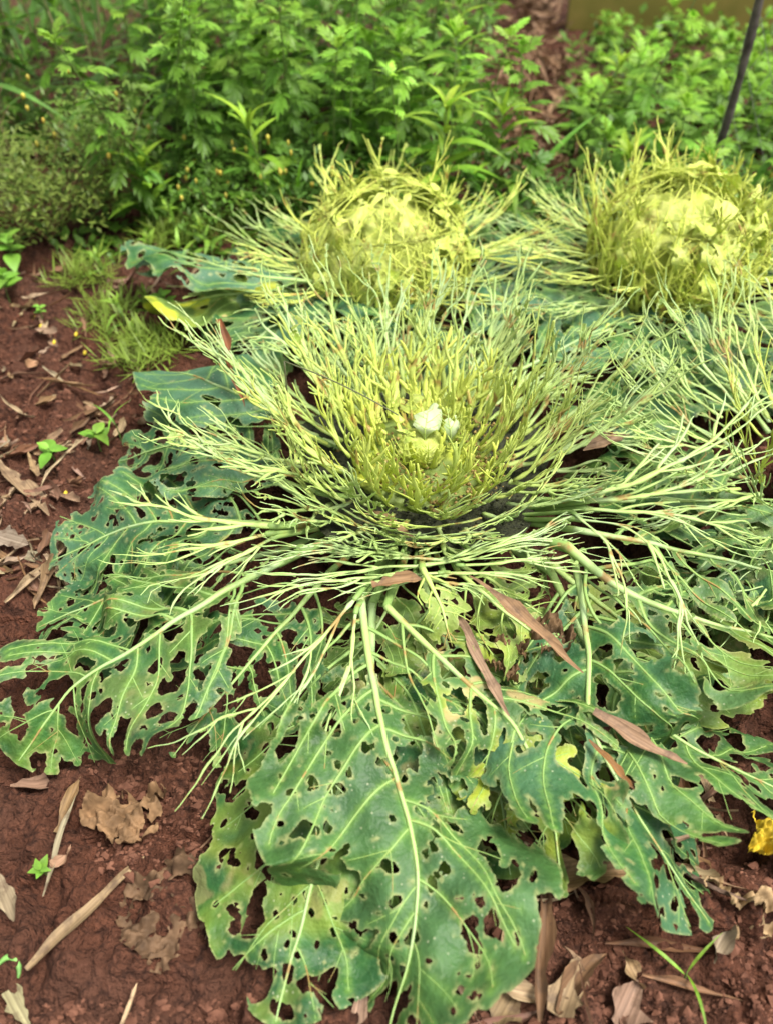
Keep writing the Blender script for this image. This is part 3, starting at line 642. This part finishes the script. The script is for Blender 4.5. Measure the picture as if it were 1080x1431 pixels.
def lobed_mesh(name, L, g, mat, droop=.35):          # a deeply cut mugwort leaf
    mb = MB(); fl = lambda V: np.stack([V[:,0], V[:,1], -droop*V[:,0]**2/L + .25*np.abs(V[:,1]) - 1.2*V[:,1]**2/L], -1)
    def lobe(b, an, ln, w):
        u = np.linspace(0, 1, 6); c, s = math.cos(an), math.sin(an); ww = w*np.array([.45,.8,1,.85,.5,.04])
        x, y = b[0]+u*ln*c, b[1]+u*ln*s + .10*ln*u**2*(-np.sign(s) if abs(s) > .05 else 0)
        A = np.stack([x-s*ww, y+c*ww, 0*x], -1); C = np.stack([x, y, 0*x], -1); D = np.stack([x+s*ww, y-c*ww, 0*x], -1); V = np.concatenate([A, C, D])
        V = fl(V); V[:6,2] += ww*.25; V[12:,2] += ww*.25; i = np.arange(5)
        mb.add(V, None, np.vstack([np.stack([6+i, 7+i, i+1, i], -1), np.stack([12+i, 13+i, 7+i, 6+i], -1)]))
    lobe((0,0), 0, L*.55, L*.030); lobe((.42*L,0), 0, L*.58, L*.085)
    for k, (x, ln, an) in enumerate(((.16,.20,1.0),(.30,.36,.85),(.46,.42,.70),(.62,.30,.55))):
        for sd in (-1,1): lobe((x*L,0), sd*an*g.uniform(.9,1.15), ln*L*g.uniform(.85,1.15), L*.062)
    return mb.mesh(name, mat)
gw = np.random.default_rng(71)
LOBED = [lobed_mesh('leaf', .066*q, gw, M_WEED, d) for q, d in ((1,.25),(1.1,.5),(.85,.7),(1.0,.1))]
LANCE = [lance_mesh('leaf', .085*q, .0085*q, d, gw, M_WEED, tw) for q, d, tw in ((1,.3,.1),(1.25,.55,-.1),(.8,.15,.15))]
REED = [lance_mesh('leaf', .24*q, .0085, d, gw, M_WEED, tw, 12) for q, d, tw in ((1,.55,.1),(1.2,.35,-.1),(.8,.8,.2))]
OVAL = [lance_mesh('leaf', .032*q, .0105*q, d, gw, M_WEED, .05, 7, .12) for q, d in ((1,.2),(1.2,.4),(.85,.05))]
def stem_mesh(h, r, lean, mat=M_STEM):
    mb = MB(); z = np.linspace(-.02, h, 10); q = z/h; mb.tube(np.stack([lean[0]*q**2*h, lean[1]*q**2*h, z], -1), r*(1-.65*np.clip(q,0,1)), 5, (1,0,0)); return mb.mesh('stem', mat)
def gcol(base, g, v=.18):
    b = g.uniform(1-v, 1+v); return tuple(min(1, c*b*g.uniform(.92,1.08)) for c in base)
def plant(name, label, cat, group, loc, h, meshes, nleaf, base, top, g, elev=(25,-15), r=.0028, size=(.75,1.1), tuft=5, lean=.12, z0=.10, stemc=(.13,.20,.05)):
    t = thing(name, label, cat, (loc[0], loc[1], float(gh(loc[0], loc[1]))), group, g.uniform(0, 6.28))
    ln = (g.normal(0, lean), g.normal(0, lean)); link('stem', stem_mesh(h, r, ln), t, stemc)
    n = nleaf+tuft
    for k in range(n):
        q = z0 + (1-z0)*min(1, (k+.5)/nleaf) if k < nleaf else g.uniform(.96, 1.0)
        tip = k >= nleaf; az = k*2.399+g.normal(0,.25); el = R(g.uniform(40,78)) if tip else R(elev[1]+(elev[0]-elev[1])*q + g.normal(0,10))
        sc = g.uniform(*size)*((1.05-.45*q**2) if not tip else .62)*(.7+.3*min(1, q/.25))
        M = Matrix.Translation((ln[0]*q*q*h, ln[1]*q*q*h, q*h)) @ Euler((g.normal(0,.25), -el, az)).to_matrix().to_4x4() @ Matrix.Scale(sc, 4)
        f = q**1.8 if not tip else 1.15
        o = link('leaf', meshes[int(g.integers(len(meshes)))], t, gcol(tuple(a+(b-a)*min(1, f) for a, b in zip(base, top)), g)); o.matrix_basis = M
    return t
def to_px(x, y, z):
    c, s = math.cos(PITCH), math.sin(PITCH); dy, dz = y, z-CAM_H; dep = dy*c - dz*s; up = dy*s + dz*c
    return 540+FPX*x/dep, 715.5-FPX*up/dep
def fine_foliage(name, parent, h, rad, n, g, leaf=(.008,.022), ratio=(.14,.24), el_=(-.5,.9)):
    mb = MB(); 
    P = g.normal(0, 1, (n,3)); P /= np.linalg.norm(P, axis=1, keepdims=True); P *= g.random((n,1))**.45
    P[:,:2] *= rad; P[:,2] = h*.55 + P[:,2]*h*.5; P[:,0] += .25*rad*vn(P[:,2]/.05, 1.3, 3)
    keep = vn(P[:,0]/.05+5, P[:,2]/.05+P[:,1]/.06, 14) > -.05; P = P[keep]; n = len(P)
    az = g.uniform(0, 6.28, n); el = g.uniform(*el_, n); L = g.uniform(*leaf, n); w = L*g.uniform(*ratio, n)
    d = np.stack([np.cos(az)*np.cos(el), np.sin(az)*np.cos(el), np.sin(el)], -1); b = np.stack([-np.sin(az), np.cos(az), 0*az], -1)
    V = np.stack([P, P+d*(L*.5)[:,None]+b*w[:,None], P+d*L[:,None], P+d*(L*.5)[:,None]-b*w[:,None]], 1).reshape(-1,3); V[:,2] = np.maximum(V[:,2], .004)
    mb.add(V, None, np.arange(4*n).reshape(-1,4)); o = link(name, mb.mesh(name, M_WEED), parent); o['kind'] = 'stuff'; return o

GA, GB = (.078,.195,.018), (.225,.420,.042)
# mugwort thicket: rows going back, lower on the right where one looks over it
gp = np.random.default_rng(81); placed = []
def free(x, y, d):
    return all((x-a)**2+(y-b)**2 > d*d for a, b in placed)
def try_spot(xr, yr, d):
    for _ in range(60):
        x, y = gp.uniform(*xr), gp.uniform(*yr); u, v = to_px(x, y, .12)
        if 655 < u < 822 and y > 1.72: continue
        if free(x, y, d): placed.append((x, y)); return x, y
    return None
mug = 'mugwort weeds growing behind the cabbages'
def mugwort(x, y, h, n, label='green mugwort weed with deeply cut leaves in the thicket behind the cabbages', bright=1.0, size=(.75,1.1)):
    b = gp.uniform(.8,1.15)*bright
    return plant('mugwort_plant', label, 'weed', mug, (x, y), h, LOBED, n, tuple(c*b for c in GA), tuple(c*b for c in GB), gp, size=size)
for k in range(66):
    p = try_spot((-.58, .32), (1.60, 2.5), .072)
    if p: mugwort(p[0], p[1], gp.uniform(.34,.58)*(.75 if p[1] < 1.85 else 1), int(gp.integers(32,42)), size=(.9,1.3))
for k in range(52):
    p = try_spot((.30, 1.45), (1.60, 2.42), .085)
    if p: mugwort(p[0], p[1], gp.uniform(.09,.15) if p[1] > 2.05 else gp.uniform(.15,.25), int(gp.integers(18,26)), 'low mugwort weed with deeply cut leaves between the stake and the mossy board', size=(.9,1.3))
for k in range(26):
    p = try_spot((-1.5, -.35), (1.9, 3.0), .13)
    if p: mugwort(p[0], p[1], gp.uniform(.35,.6), int(gp.integers(26,34)), bright=1.0, size=(.95,1.3), label='mugwort weed with deeply cut leaves standing among the tall reeds')
for k in range(26):
    p = try_spot((.45, 1.5), (2.35, 2.92), .07)
    if p: mugwort(p[0], p[1], gp.uniform(.05,.10), int(gp.integers(12,18)), 'low mugwort weed with deeply cut leaves between the stake and the mossy board', size=(.8,1.1))
P_ = pxd(868, 250, 1.78); mugwort(P_[0], 1.78, .40, 24, 'tall bright mugwort rising in front of the mossy board', 1.2, (.95,1.25))
P_ = pxd(488, 250, 1.68); mugwort(P_[0], 1.68, .44, 22, 'mugwort with pale yellow green top beside the dark thicket gap', 1.25)
P_ = pxd(560, 250, 1.60); mugwort(P_[0], 1.62, .30, 16, 'short light green mugwort right behind the pale yellow cabbage head', 1.25)
# goldenrod like plants with narrow leaves
for k, (u, D, h, n) in enumerate(((615,1.56,.27,22),(690,1.62,.22,16),(640,1.85,.32,20),(575,2.1,.36,20),(1050,1.62,.20,14),(850,1.6,.14,12),(800,1.95,.22,14),(380,1.58,.22,14),(215,1.60,.14,14))):
    P_ = pxd(u, 300, D)
    plant('narrow_leaf_weed', ('bright narrow leaved weed rising behind the gap between the two pale heads', 'shorter narrow leaved weed beside the brown leaf heap', 'tall narrow leaved weed standing in front of the brown leaf heap',
        'tall narrow leaved weed deep inside the mugwort thicket', 'low narrow leaved weed beside the foot of the stake', 'tiny narrow leaved weed behind the strand covered head', 'narrow leaved weed between the leaf heap and the mossy board',
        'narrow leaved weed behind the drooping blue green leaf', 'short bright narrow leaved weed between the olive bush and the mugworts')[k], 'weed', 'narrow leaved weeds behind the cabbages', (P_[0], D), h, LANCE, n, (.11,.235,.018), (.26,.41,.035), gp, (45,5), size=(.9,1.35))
# tall reeds at the back left
for k in range(11):
    u = gp.uniform(-30, 250); D = gp.uniform(1.9, 2.4); P_ = pxd(u, 150, D)
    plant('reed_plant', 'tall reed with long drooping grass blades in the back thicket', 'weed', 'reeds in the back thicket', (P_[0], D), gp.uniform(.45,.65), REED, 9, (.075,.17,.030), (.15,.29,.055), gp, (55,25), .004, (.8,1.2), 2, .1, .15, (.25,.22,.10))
for k, (u, v, h, n) in enumerate(((300,372,.07,9),(255,352,.08,9),(340,350,.09,10),(215,372,.06,8),(150,395,.06,8),(265,400,.05,7),(180,470,.05,7),(205,440,.04,7))):
    P_ = px(u, v, 0.0); plant('small_weed', 'small wispy light green weed on the soil at the edge of the thicket', 'weed', 'small weeds at the soil edge', (P_[0], P_[1]), h, LANCE, n, (.13,.26,.03), (.24,.39,.045), gp, (50,10), .0016, (.35,.6), 4)
# wide grass blades
for k, (u, D) in enumerate(((700,1.55),(660,1.52),(720,1.66),(420,1.56),(1010,1.58))):
    P_ = pxd(u, 320, D)
    plant('grass_clump', 'clump of broad upright grass blades at the edge of the thicket', 'grass', 'grass clumps at the thicket edge', (P_[0], D), .05, REED, 6, (.10,.26,.025), (.16,.34,.035), gp, (80,60), .003, (.55,.85), 2, .05, .05)
# dull feathery bushes front left, with yellow buds
def feathery(x, y, h, rad, n, col, label, nb, bud=(.42,.34,.05)):
    t = thing('feathery_bush', label, 'bush', (x, y, float(gh(x,y))), 'fine leaved bushes by the bare soil')
    mb = MB()
    for k in range(14):
        a = gp.uniform(0,6.28); q = np.linspace(0, 1, 7); mb.tube(np.stack([math.cos(a)*rad*.8*q**1.4, math.sin(a)*rad*.8*q**1.4, -.01+h*gp.uniform(.6,1)*q], -1), .0022*(1-.7*q), 4, (1,0,0))
    link('stem', mb.mesh('stem', M_STEM), t, (.16,.10,.045)); f = fine_foliage('foliage', t, h, rad, n, gp); f.color = (*col, 1)
    for k in range(nb):
        b = MB(); a = gp.uniform(0,6.28); r = rad*gp.uniform(.3,1); c = np.array((math.cos(a)*r, math.sin(a)*r, h*gp.uniform(.65,1.08))); z = np.linspace(0,1,5)
        b.tube(c+np.stack([0*z,0*z,z*.010], -1), .0030*gp.uniform(.6,1.4)*np.array([.4,.9,1,1.1,.7]), 6, (1,0,0)); link('flower_bud', b.mesh('flower_bud', M_STEM), t, gcol(bud, gp))
for (u, D, h, rad, n, c, nb, l) in ((60,1.56,.20,.16,2600,(.150,.205,.035),8,'dull olive feathery bush with brownish tips at the edge of the bare soil'),
                                 (170,1.70,.24,.15,2300,(.135,.225,.035),10,'feathery green bush with a few orange buds behind the dull olive one'),
                                 (-40,1.72,.26,.18,2300,(.14,.175,.040),4,'brownish fine leaved bush leaning on the dull olive one'),
                                 (300,1.62,.15,.13,1700,(.115,.235,.03),14,'low fine leaved bush dotted with yellow buds'),
                                 (440,1.60,.17,.12,1500,(.085,.185,.028),16,'fine leaved bush with many yellow buds behind the pale cabbage head'),
                                 (770,1.62,.10,.13,1500,(.085,.190,.028),3,'low fine leaved bush between the two pale cabbage heads'),
                                 (960,1.66,.13,.14,1500,(.090,.205,.028),2,'low fine leaved bush by the foot of the stake')):
    P_ = pxd(u, 300, D); feathery(P_[0], D, h, rad, n, c, l, nb)
# ground cover between and behind the weeds
def ground_cover():
    mb = MB(); n = 42000; gg = np.random.default_rng(91)
    x = gg.uniform(-2.6, 2.8, n); y = 1.5 + 3.6*gg.random(n)**1.3
    u = 540 + FPX*x/((y+.8)*.7071); k = ~((u > 695) & (u < 785) & (y > 1.75)) & (vn(x/.12, y/.12, 51) > -.45) & ~((x > .5) & (y > 2.95) & (y < 3.3))
    x, y = x[k], y[k]; n = len(x); z = gh(x, y) + gg.random(n)**1.5*.14*sst(1.45, 1.9, y)*np.where((x > .35) & (y > 2.1), .55, 1); az = gg.uniform(0,6.28,n); el = gg.uniform(-.2,.8,n); L = gg.uniform(.015,.045,n); w = L*gg.uniform(.18,.32,n)
    P = np.stack([x,y,z], -1); d = np.stack([np.cos(az)*np.cos(el), np.sin(az)*np.cos(el), np.sin(el)], -1); b = np.stack([-np.sin(az), np.cos(az), 0*az], -1)
    V = np.stack([P, P+d*(L*.55)[:,None]+b*w[:,None], P+d*L[:,None], P+d*(L*.55)[:,None]-b*w[:,None]], 1).reshape(-1,3)
    mb.add(V, None, np.arange(4*n).reshape(-1,4)); o = link('ground_cover', mb.mesh('ground_cover', M_WEED), None, (.085,.180,.018))
    tag(o, 'low green ground cover spreading under and behind the weeds', 'ground cover', kind='stuff')
ground_cover()

# ------------------------------------------------------------------ board, stake and wire at the back
M_BOARD = mat_simple('mossy_board', (.13,.125,.02), (.24,.18,.045), 5, .8, .4)
bd = thing('mossy_board', 'mossy yellow green wooden board standing behind the weeds', 'board', (.985, 3.02, 0.0))
for k in range(4):
    mb = MB(); mb.box((0, 0, .012+.13+k*.262), (.40, .014+.002*(k%2), .128)); o = link('plank', mb.mesh('plank', M_BOARD, smooth=False), bd)
for sx in (-.34,.34):
    mb = MB(); mb.box((sx, .035, .55), (.025, .018, .57)); link('batten', mb.mesh('batten', M_BOARD, smooth=False), bd)
M_STAKE = mat_simple('weathered_stake', (.030,.024,.020), (.105,.090,.080), 40, .8, .5)
st = MB(); z = np.linspace(-.06, .95, 16); SX, SY = .668, 1.70
st.tube(np.stack([.006*np.sin(z*7), .004*np.cos(z*9), z], -1), .0085*(1+.12*np.sin(z*41)), 8, (1,0,0))
o = link('stake', st.mesh('stake', M_STAKE)); o.location = (SX, SY, 0); tag(o, 'thin dark weathered stake standing behind the strand covered cabbage', 'stake')
wf = MB(); cw = .045
for i in range(26):
    for sgn in (-1,1):
        z = np.linspace(.02, .80, 19); x = i*cw + sgn*np.where(np.arange(19) % 2 == 0, cw*.5, 0.0) ; P = np.stack([x, .012+.0006*sgn+0*z, z], -1); P = P[(P[:,0] >= 0)]
        if len(P) > 2: wf.tube(P, .0006, 4, (0,1,0))
o = link('wire_mesh', wf.mesh('wire_mesh', mat_simple('wire', (.16,.17,.15),(.30,.31,.28), 90, .5, .1))); o.location = (SX, SY, 0); tag(o, 'diamond wire mesh stretched from the thin dark stake', 'wire fence')

# ------------------------------------------------------------------ litter, seedlings and dead leaves on the soil
gl = np.random.default_rng(95)
def litter_mesh(L, w, curl, fold, twist, wig):
    n = 17; u = np.linspace(0, 1, n); sd = L*977 % 50
    y = wig*L*np.sin(u*2.6) + .035*L*vn(u*2.5, sd, 5); ctr = np.stack([(u-.5)*L, y, curl*L*((u-.5)**2*4) + .045*L*vn(u*3, sd, 8)], -1); cut = .16*((L*3371) % 1); pw = .55+.6*((L*1733) % 1); ww = w*np.maximum(np.sin(math.pi*(cut+(1-cut)*u)**pw), .05)**.8*(1+.45*vn(u*8, L*90+w*900, 3))
    a = 1.5*twist*(u-.5) + .5*vn(u*3, sd, 2); V = []
    for q in (-1,-.5,0,.5,1):
        lat = q*ww*(1+.3*vn(u*6+q*3, sd+q, 6)*abs(q)); V.append(ctr + np.stack([0*u, lat*np.cos(a), lat*np.sin(a) + fold*np.abs(lat)*.9], -1))
    V = np.concatenate(V); i = np.arange(n-1); Q = np.vstack([np.stack([k*n+i, k*n+i+1, (k+1)*n+i+1, (k+1)*n+i], -1) for k in range(4)])
    V[:,2] -= V[:,2].min(); return mesh_np('dry_leaf', V, None, Q, None, M_LITTER)
LIT = [litter_mesh(.11*q, .0085*b, c, f, t, w) for q, b, c, f, t, w in ((1,.75,.06,.8,1.2,.05),(1.2,.55,.10,1.2,-1.6,.08),(.6,.9,.14,.9,2.2,.0),(.8,1.0,.05,1.6,.6,-.06),(1.3,.35,.03,1.8,.4,.12),(.4,1.1,.22,.9,-2.6,.03),(.55,.5,.05,1.5,1.0,.2),(1.0,.25,.02,2,.2,-.1))]
TANS = [(.30,.20,.115),(.23,.13,.07),(.34,.24,.15),(.15,.075,.043),(.29,.21,.15),(.19,.105,.07),(.40,.30,.20)]
def litter(x, y, rz, mesh=None, sc=1.0, col=None, label='dry tan bamboo leaf lying among others on the path', tilt=None, dz=.0, group='dry leaves strewn on the soil', name='dry_leaf'):
    o = link(name, mesh or LIT[int(gl.integers(len(LIT)))], None, gcol(tuple(.62*q for q in col) if col else TANS[int(gl.integers(len(TANS)))], gl, .15))
    e = .012; sx = (float(gh(x+e*2,y))-float(gh(x-e*2,y)))/(4*e); sy = (float(gh(x,y+e*2))-float(gh(x,y-e*2)))/(4*e)
    o.rotation_mode = 'QUATERNION'; q = Vector((0,0,1)).rotation_difference(Vector((-sx*.6,-sy*.6,1)).normalized())
    o.rotation_quaternion = q @ Euler((gl.normal(0,.15) if tilt is None else tilt[0], gl.normal(0,.10) if tilt is None else tilt[1], rz)).to_quaternion(); o.scale = (sc,)*3
    o.location = (x, y, float(gh(x,y))+.004+dz); return tag(o, label, 'dry leaf', group)
for k in range(190):                    # on the path at the left
    v = 385 + 440*gl.random(); u = gl.uniform(0, 250 if v < 620 else 130); P_ = px(u-20, v, .0); litter(P_[0], P_[1], gl.uniform(0,6.28), sc=gl.uniform(.35,.9))
for k in range(74):                    # at the bottom on the right
    P_ = px(gl.uniform(480,1000), gl.uniform(1060,1440), .0); litter(P_[0], P_[1], gl.uniform(0,6.28), sc=gl.uniform(.4,1.0), label='dry brown bamboo leaf on the soil under the lobed cabbage leaf', group='dry leaves under the lobed leaf')
for k in range(10):
    P_ = px(gl.uniform(-20,330), gl.uniform(1080,1440), .0); litter(P_[0], P_[1], gl.uniform(0,6.28), sc=gl.uniform(.3,.6), label='small dry leaf scrap on the crumbly soil near the tiny seedling', group='leaf scraps near the tiny seedling')
for k in range(14):
    P_ = px(gl.uniform(200,420), gl.uniform(350,560), .0); litter(P_[0], P_[1], gl.uniform(0,6.28), sc=gl.uniform(.5,1.0))
hp = MB()
for k in range(260):                   # heap between the weeds at the back
    y = gl.uniform(1.75, 3.5); x = (742-540)/FPX*(y+.8)*.7071 + gl.normal(0, .048)*(y/2.4); m = LIT[k % len(LIT)]; V = np.array([v.co for v in m.vertices]); Q = [tuple(p.vertices) for p in m.polygons]
    E = np.array(Euler((gl.normal(0,.4), gl.normal(0,.4), gl.uniform(0,6.28))).to_matrix()); hp.add(V @ E.T*gl.uniform(.8,1.5) + (x, y, float(gh(x,y)) + .01 + gl.uniform(0,.04)), None, Q)
tag(link('dry_leaf_heap', hp.mesh('dry_leaf_heap', M_LITTER), None, (.27,.165,.10)), 'heap of dry brown bamboo leaves in the gap between the weeds', 'leaf heap', kind='stuff')
def one(u0, v0, u1, v1, w, col, label, curl=.02, fold=.6, twist=.3, wig=.03, dz=.0):
    a, b = px(u0, v0, .0), px(u1, v1, .0); L = float(np.linalg.norm(b-a)); m = litter_mesh(L, w, curl, fold, twist, wig)
    c = (a+b)/2; return litter(c[0], c[1], math.atan2(b[1]-a[1], b[0]-a[0]), m, 1.0, col, label, (0,0), dz, None)
one(50,1370,205,1205,.0062,(.44,.31,.17),'long slender tan leaf lying alone on the crumbly soil',.01,.8,.4,.03,.004)
one(70,1265,112,1115,.0028,(.46,.36,.25),'thin straight pale stalk beside the tiny seedling',.0,.5,0,.01,.003)
one(80,1160,115,1085,.0075,(.40,.25,.13),'short brown dry blade under the edge of the holed leaf',.05,.9,.5,.05,.006)
one(10,1095,80,1100,.0075,(.42,.27,.17),'small rolled tan leaf under the drooping leaf edge',.05,1.2,.5,.0,.004)
one(755,1250,905,1235,.0150,(.42,.28,.14),'broad tan sheath lying crosswise under the lobed leaf',.05,.7,.3,.03,.018)
one(770,1431,850,1330,.0080,(.30,.19,.10),'brown dry stalk slanting under the lobed leaf',.0,1.2,.2,.06,.006)
one(750,1440,765,1200,.0075,(.24,.13,.07),'long dark brown stalk standing between two green leaves',.0,1.4,.3,.04,.012)
one(775,1431,805,1345,.0120,(.44,.30,.20),'pale tan pointed leaf at the foot of the dark brown stalk',.06,.6,.4,.02,.006)
one(860,1440,890,1370,.0140,(.36,.22,.16),'pinkish brown folded leaf on the cracked soil',.05,.9,.2,.0,.006)
one(690,1440,720,1385,.0130,(.40,.28,.16),'short tan leaf with dark blotches below the big holed leaf',.05,.6,.4,.0,.008)
one(600,1420,640,1330,.0090,(.36,.22,.13),'brown leaf poking out below the big holed leaf',.05,.6,.4,.0,.01)
one(0,1240,30,1310,.0090,(.42,.30,.20),'bent tan leaf beside the thin green curl',.08,.6,.9,.05,.004)
one(15,1385,45,1440,.0060,(.44,.40,.24),'greenish tan blade beside the thin green curl',.0,.5,.2,.0,.004)
one(0,760,45,770,.0150,(.34,.30,.22),'grey green dried leaf beside the waxy holed leaf',.05,.4,.3,.0,.006)
one(40,790,190,800,.0130,(.40,.36,.26),'long grey tan leaf tucked under the waxy holed leaf',.03,.4,.3,.02,.010)
one(0,650,70,740,.0110,(.46,.34,.22),'tan crinkled leaf on the path beside the waxy leaves',.05,.5,.6,.05,.008)
# brown blades caught in the main cabbage
def held(p0, p1, w, col, label, curl=.02, fold=.7):
    a, b = px(*p0), px(*p1); d = Vector(b-a); m = litter_mesh(d.length, w*.72, curl, fold, .3, .03); o = link('dry_leaf', m, None, tuple(.62*q for q in col))
    o.rotation_mode = 'QUATERNION'; o.rotation_quaternion = d.to_track_quat('X', 'Z'); o.location = Vector((a+b)/2); return tag(o, label, 'dry leaf')
held((655,808,.135), (812,945,.120), .0105, (.44,.27,.15), 'reddish brown dry blade lying across the eaten leaves below the bowl')
held((625,855,.10), (712,1005,.105), .0095, (.46,.31,.21), 'pale pinkish dry blade slanting beneath the reddish brown one')
held((825,1000,.105), (955,1075,.090), .0120, (.44,.28,.18), 'pale brown dry blade tucked under the lobed leaf')
held((820,1035,.105), (885,1105,.095), .0050, (.36,.18,.06), 'thin rust brown stalk lying on the lobed leaf')
held((303,450,.20), (337,570,.13), .0070, (.36,.13,.05), 'narrow rust brown blade hanging among the bare ribs')
held((515,715,.115), (580,755,.125), .0075, (.42,.28,.14), 'tan dry blade lying on the dark rotten base')
held((815,632,.13), (880,610,.13), .0110, (.46,.30,.19), 'pale brown curled leaf resting among the ribs of the bowl')
held((520,820,.135), (590,812,.130), .0090, (.40,.24,.12), 'brown dry blade under the ribs in front of the bowl')
# crumpled dead cabbage leaves
M_DEAD = mat_objcol('dead_leaf', 55, .5, .75, .1, .6, .2)
def rvn(x, y, sd): return vn(.8*x-.6*y+.5*vn(x*1.7, y*1.7, sd+1), .6*x+.8*y+.5*vn(y*1.7, x*1.7, sd+2), sd)
def dead_leaf(u, v, r, col, label, seed, hole=.5, z=.006, amp=.012):
    P_ = px(u, v, 0.0); gg = np.random.default_rng(seed); n = 60; a = np.linspace(-1,1,n); X, Y = np.meshgrid(a, a, indexing='ij'); x, y = X.ravel(), Y.ravel()
    K = (.70+.55*fbm(x*2.2+seed, y*2.2, seed, 4) - np.hypot(x, y*(1.15+.35*math.sin(seed)))); K = np.minimum(K, hole - fbm(x*3+3, y*3+seed, seed+4, 4)*1.0)*r
    i = np.arange(n-1)[:,None]*n; j = np.arange(n-1)[None,:]; tri = np.concatenate([np.stack([i+j,i+n+j,i+n+j+1], -1).reshape(-1,3), np.stack([i+j,i+n+j+1,i+j+1], -1).reshape(-1,3)])
    P2, T, Kk, _ = clip_tris(np.stack([x, y], -1), tri, K, [x]); wx, wy = P_[0]+P2[:,0]*r, P_[1]+P2[:,1]*r
    V = np.stack([P2[:,0]*r, P2[:,1]*r, gh(wx, wy)*.8 + z + amp*(np.abs(rvn(P2[:,0]*2.3+seed, P2[:,1]*2.3, 7))*1.6+.9*np.abs(rvn(P2[:,0]*5, P2[:,1]*5+seed, 9))+.3*rvn(P2[:,0]*13, P2[:,1]*13, 12))], -1)
    o = link('dead_leaf', mesh_np('dead_leaf', V, T, None, None, M_DEAD), None, tuple(.62*q for q in col)); o.location = (P_[0], P_[1], 0); return tag(o, label, 'dead leaf')
dead_leaf(195,1135,.055,(.29,.17,.085),'crumpled brown dead leaf under the edge of the big holed leaf',3)
dead_leaf(225,1275,.052,(.17,.10,.055),'flat torn brown leaf half buried in crumbly soil',5,.12,-.002,.008)
dead_leaf(1050,1290,.060,(.50,.34,.18),'lacy tan dead leaf full of holes on the cracked soil',8,.28)
dead_leaf(1070,1195,.038,(.72,.52,.04),'bright yellow fallen leaf beside the lobed leaf',12,.9,.02)
dead_leaf(760,960,.036,(.16,.095,.045),'dark brown shrivelled leaf in the heap of eaten leaves',15,.6,.085)
dead_leaf(690,985,.030,(.17,.10,.045),'small shrivelled brown leaf beside the pale pinkish blade',17,.6,.085)
# seedlings
def seedling(u, v, h, n, meshes, label, sc=1.0, base=(.13,.30,.035), top=(.21,.42,.05), elev=(25,10), group=None, name='seedling', cat='seedling', tuft=0):
    P_ = px(u, v, .0); return plant(name, label, cat, group, (P_[0], P_[1]), h, meshes, n, base, top, gl, elev, .0014, (.85*sc,1.1*sc), tuft, .1, .55)
seedling(66,1222,.022,6,OVAL,'tiny light green seedling with round leaves on bare crumbly soil',.42,elev=(45,20))
seedling(80,650,.035,4,OVAL,'seedling with two broad light green leaves on the leaf strewn path',1.0,elev=(10,0))
seedling(140,625,.040,5,OVAL,'seedling with pointed light green leaves beside the waxy holed leaf',1.0,elev=(35,0))
seedling(15,425,.06,8,OVAL,'bushy seedling with pale green oval leaves in front of the olive bush',1.35,elev=(25,0))
seedling(30,395,.08,7,OVAL,'taller seedling with oval leaves against the olive bush',1.3,elev=(25,0))
seedling(240,470,.05,6,OVAL,'bright green seedling in front of the drooping blue green leaf',1.0,elev=(40,5))
seedling(65,460,.03,6,OVAL,'small pale seedling near yellow petals on the path',.5,elev=(30,5))
seedling(170,615,.05,3,REED,'little grass shoot with two long blades by the waxy leaf',.28,elev=(60,35))
seedling(955,1368,.014,3,REED,'single green shoot with a bent blade on the cracked soil',.22,elev=(35,15),base=(.19,.33,.03),top=(.19,.33,.03))
for u, v, s_ in ((185,500,.030),(215,520,.030),(150,450,.024),(235,350,.03),(300,345,.04),(120,400,.025),(260,335,.035)):
    P_ = px(u, v, 0.0); t = thing('grass_tuft', 'tuft of fine yellow green grass on the leaf strewn soil', 'grass', (P_[0], P_[1], float(gh(P_[0],P_[1]))), 'fine grass tufts on the path')
    f = fine_foliage('foliage', t, s_, .075, 330, gl, (.018,.055), (.022,.045), (-.2,1.2)); f.color = (.20,.29,.04,1)
for k in range(6):
    P_ = px((50,62,80,118,95,110)[k], (450,470,492,492,700,480)[k], .0); b = MB(); z = np.linspace(0,1,5); b.tube(np.stack([z*.002,0*z,z*.007], -1), .0048*np.array([.5,1,1,.8,.3]), 7, (1,0,0), .6)
    o = link('fallen_flower', b.mesh('fallen_flower', M_STEM), None, (.62,.47,.04)); o.location = (P_[0],P_[1],float(gh(P_[0],P_[1]))+.004); tag(o, 'tiny yellow fallen flower head on the path', 'flower', 'yellow flower heads on the path')
cb = MB(); a = np.linspace(0, 2.6, 14); cb.tube(np.stack([.011*np.cos(a), .016*np.sin(a), .004+.003*np.sin(a)], -1), .0032*np.sin(np.linspace(.35,2.8,14)), 7)
P_ = px(14, 1372, 0.0); o = link('curled_stem', cb.mesh('curled_stem', M_STEM), None, (.12,.26,.06)); o.location = (P_[0],P_[1],float(gh(P_[0],P_[1]))); tag(o, 'short thick green curled stem piece on the soil', 'stem')

ds = MB(); a, b = px(398,505,.215), px(556,581,.175); q = np.linspace(0,1,12)[:,None]; ds.tube(a+(b-a)*q+np.array((0,0,.006))*np.sin(q*3), .0009, 5)
ds.tube(a+(px(405,592,.14)-a)*q, .0013*(1-.4*q[:,0]), 5); o = link('dry_twig', ds.mesh('dry_twig', M_STEM), None, (.075,.080,.035)); tag(o, 'thin dark forked twig caught among the ribs of the bowl', 'twig')
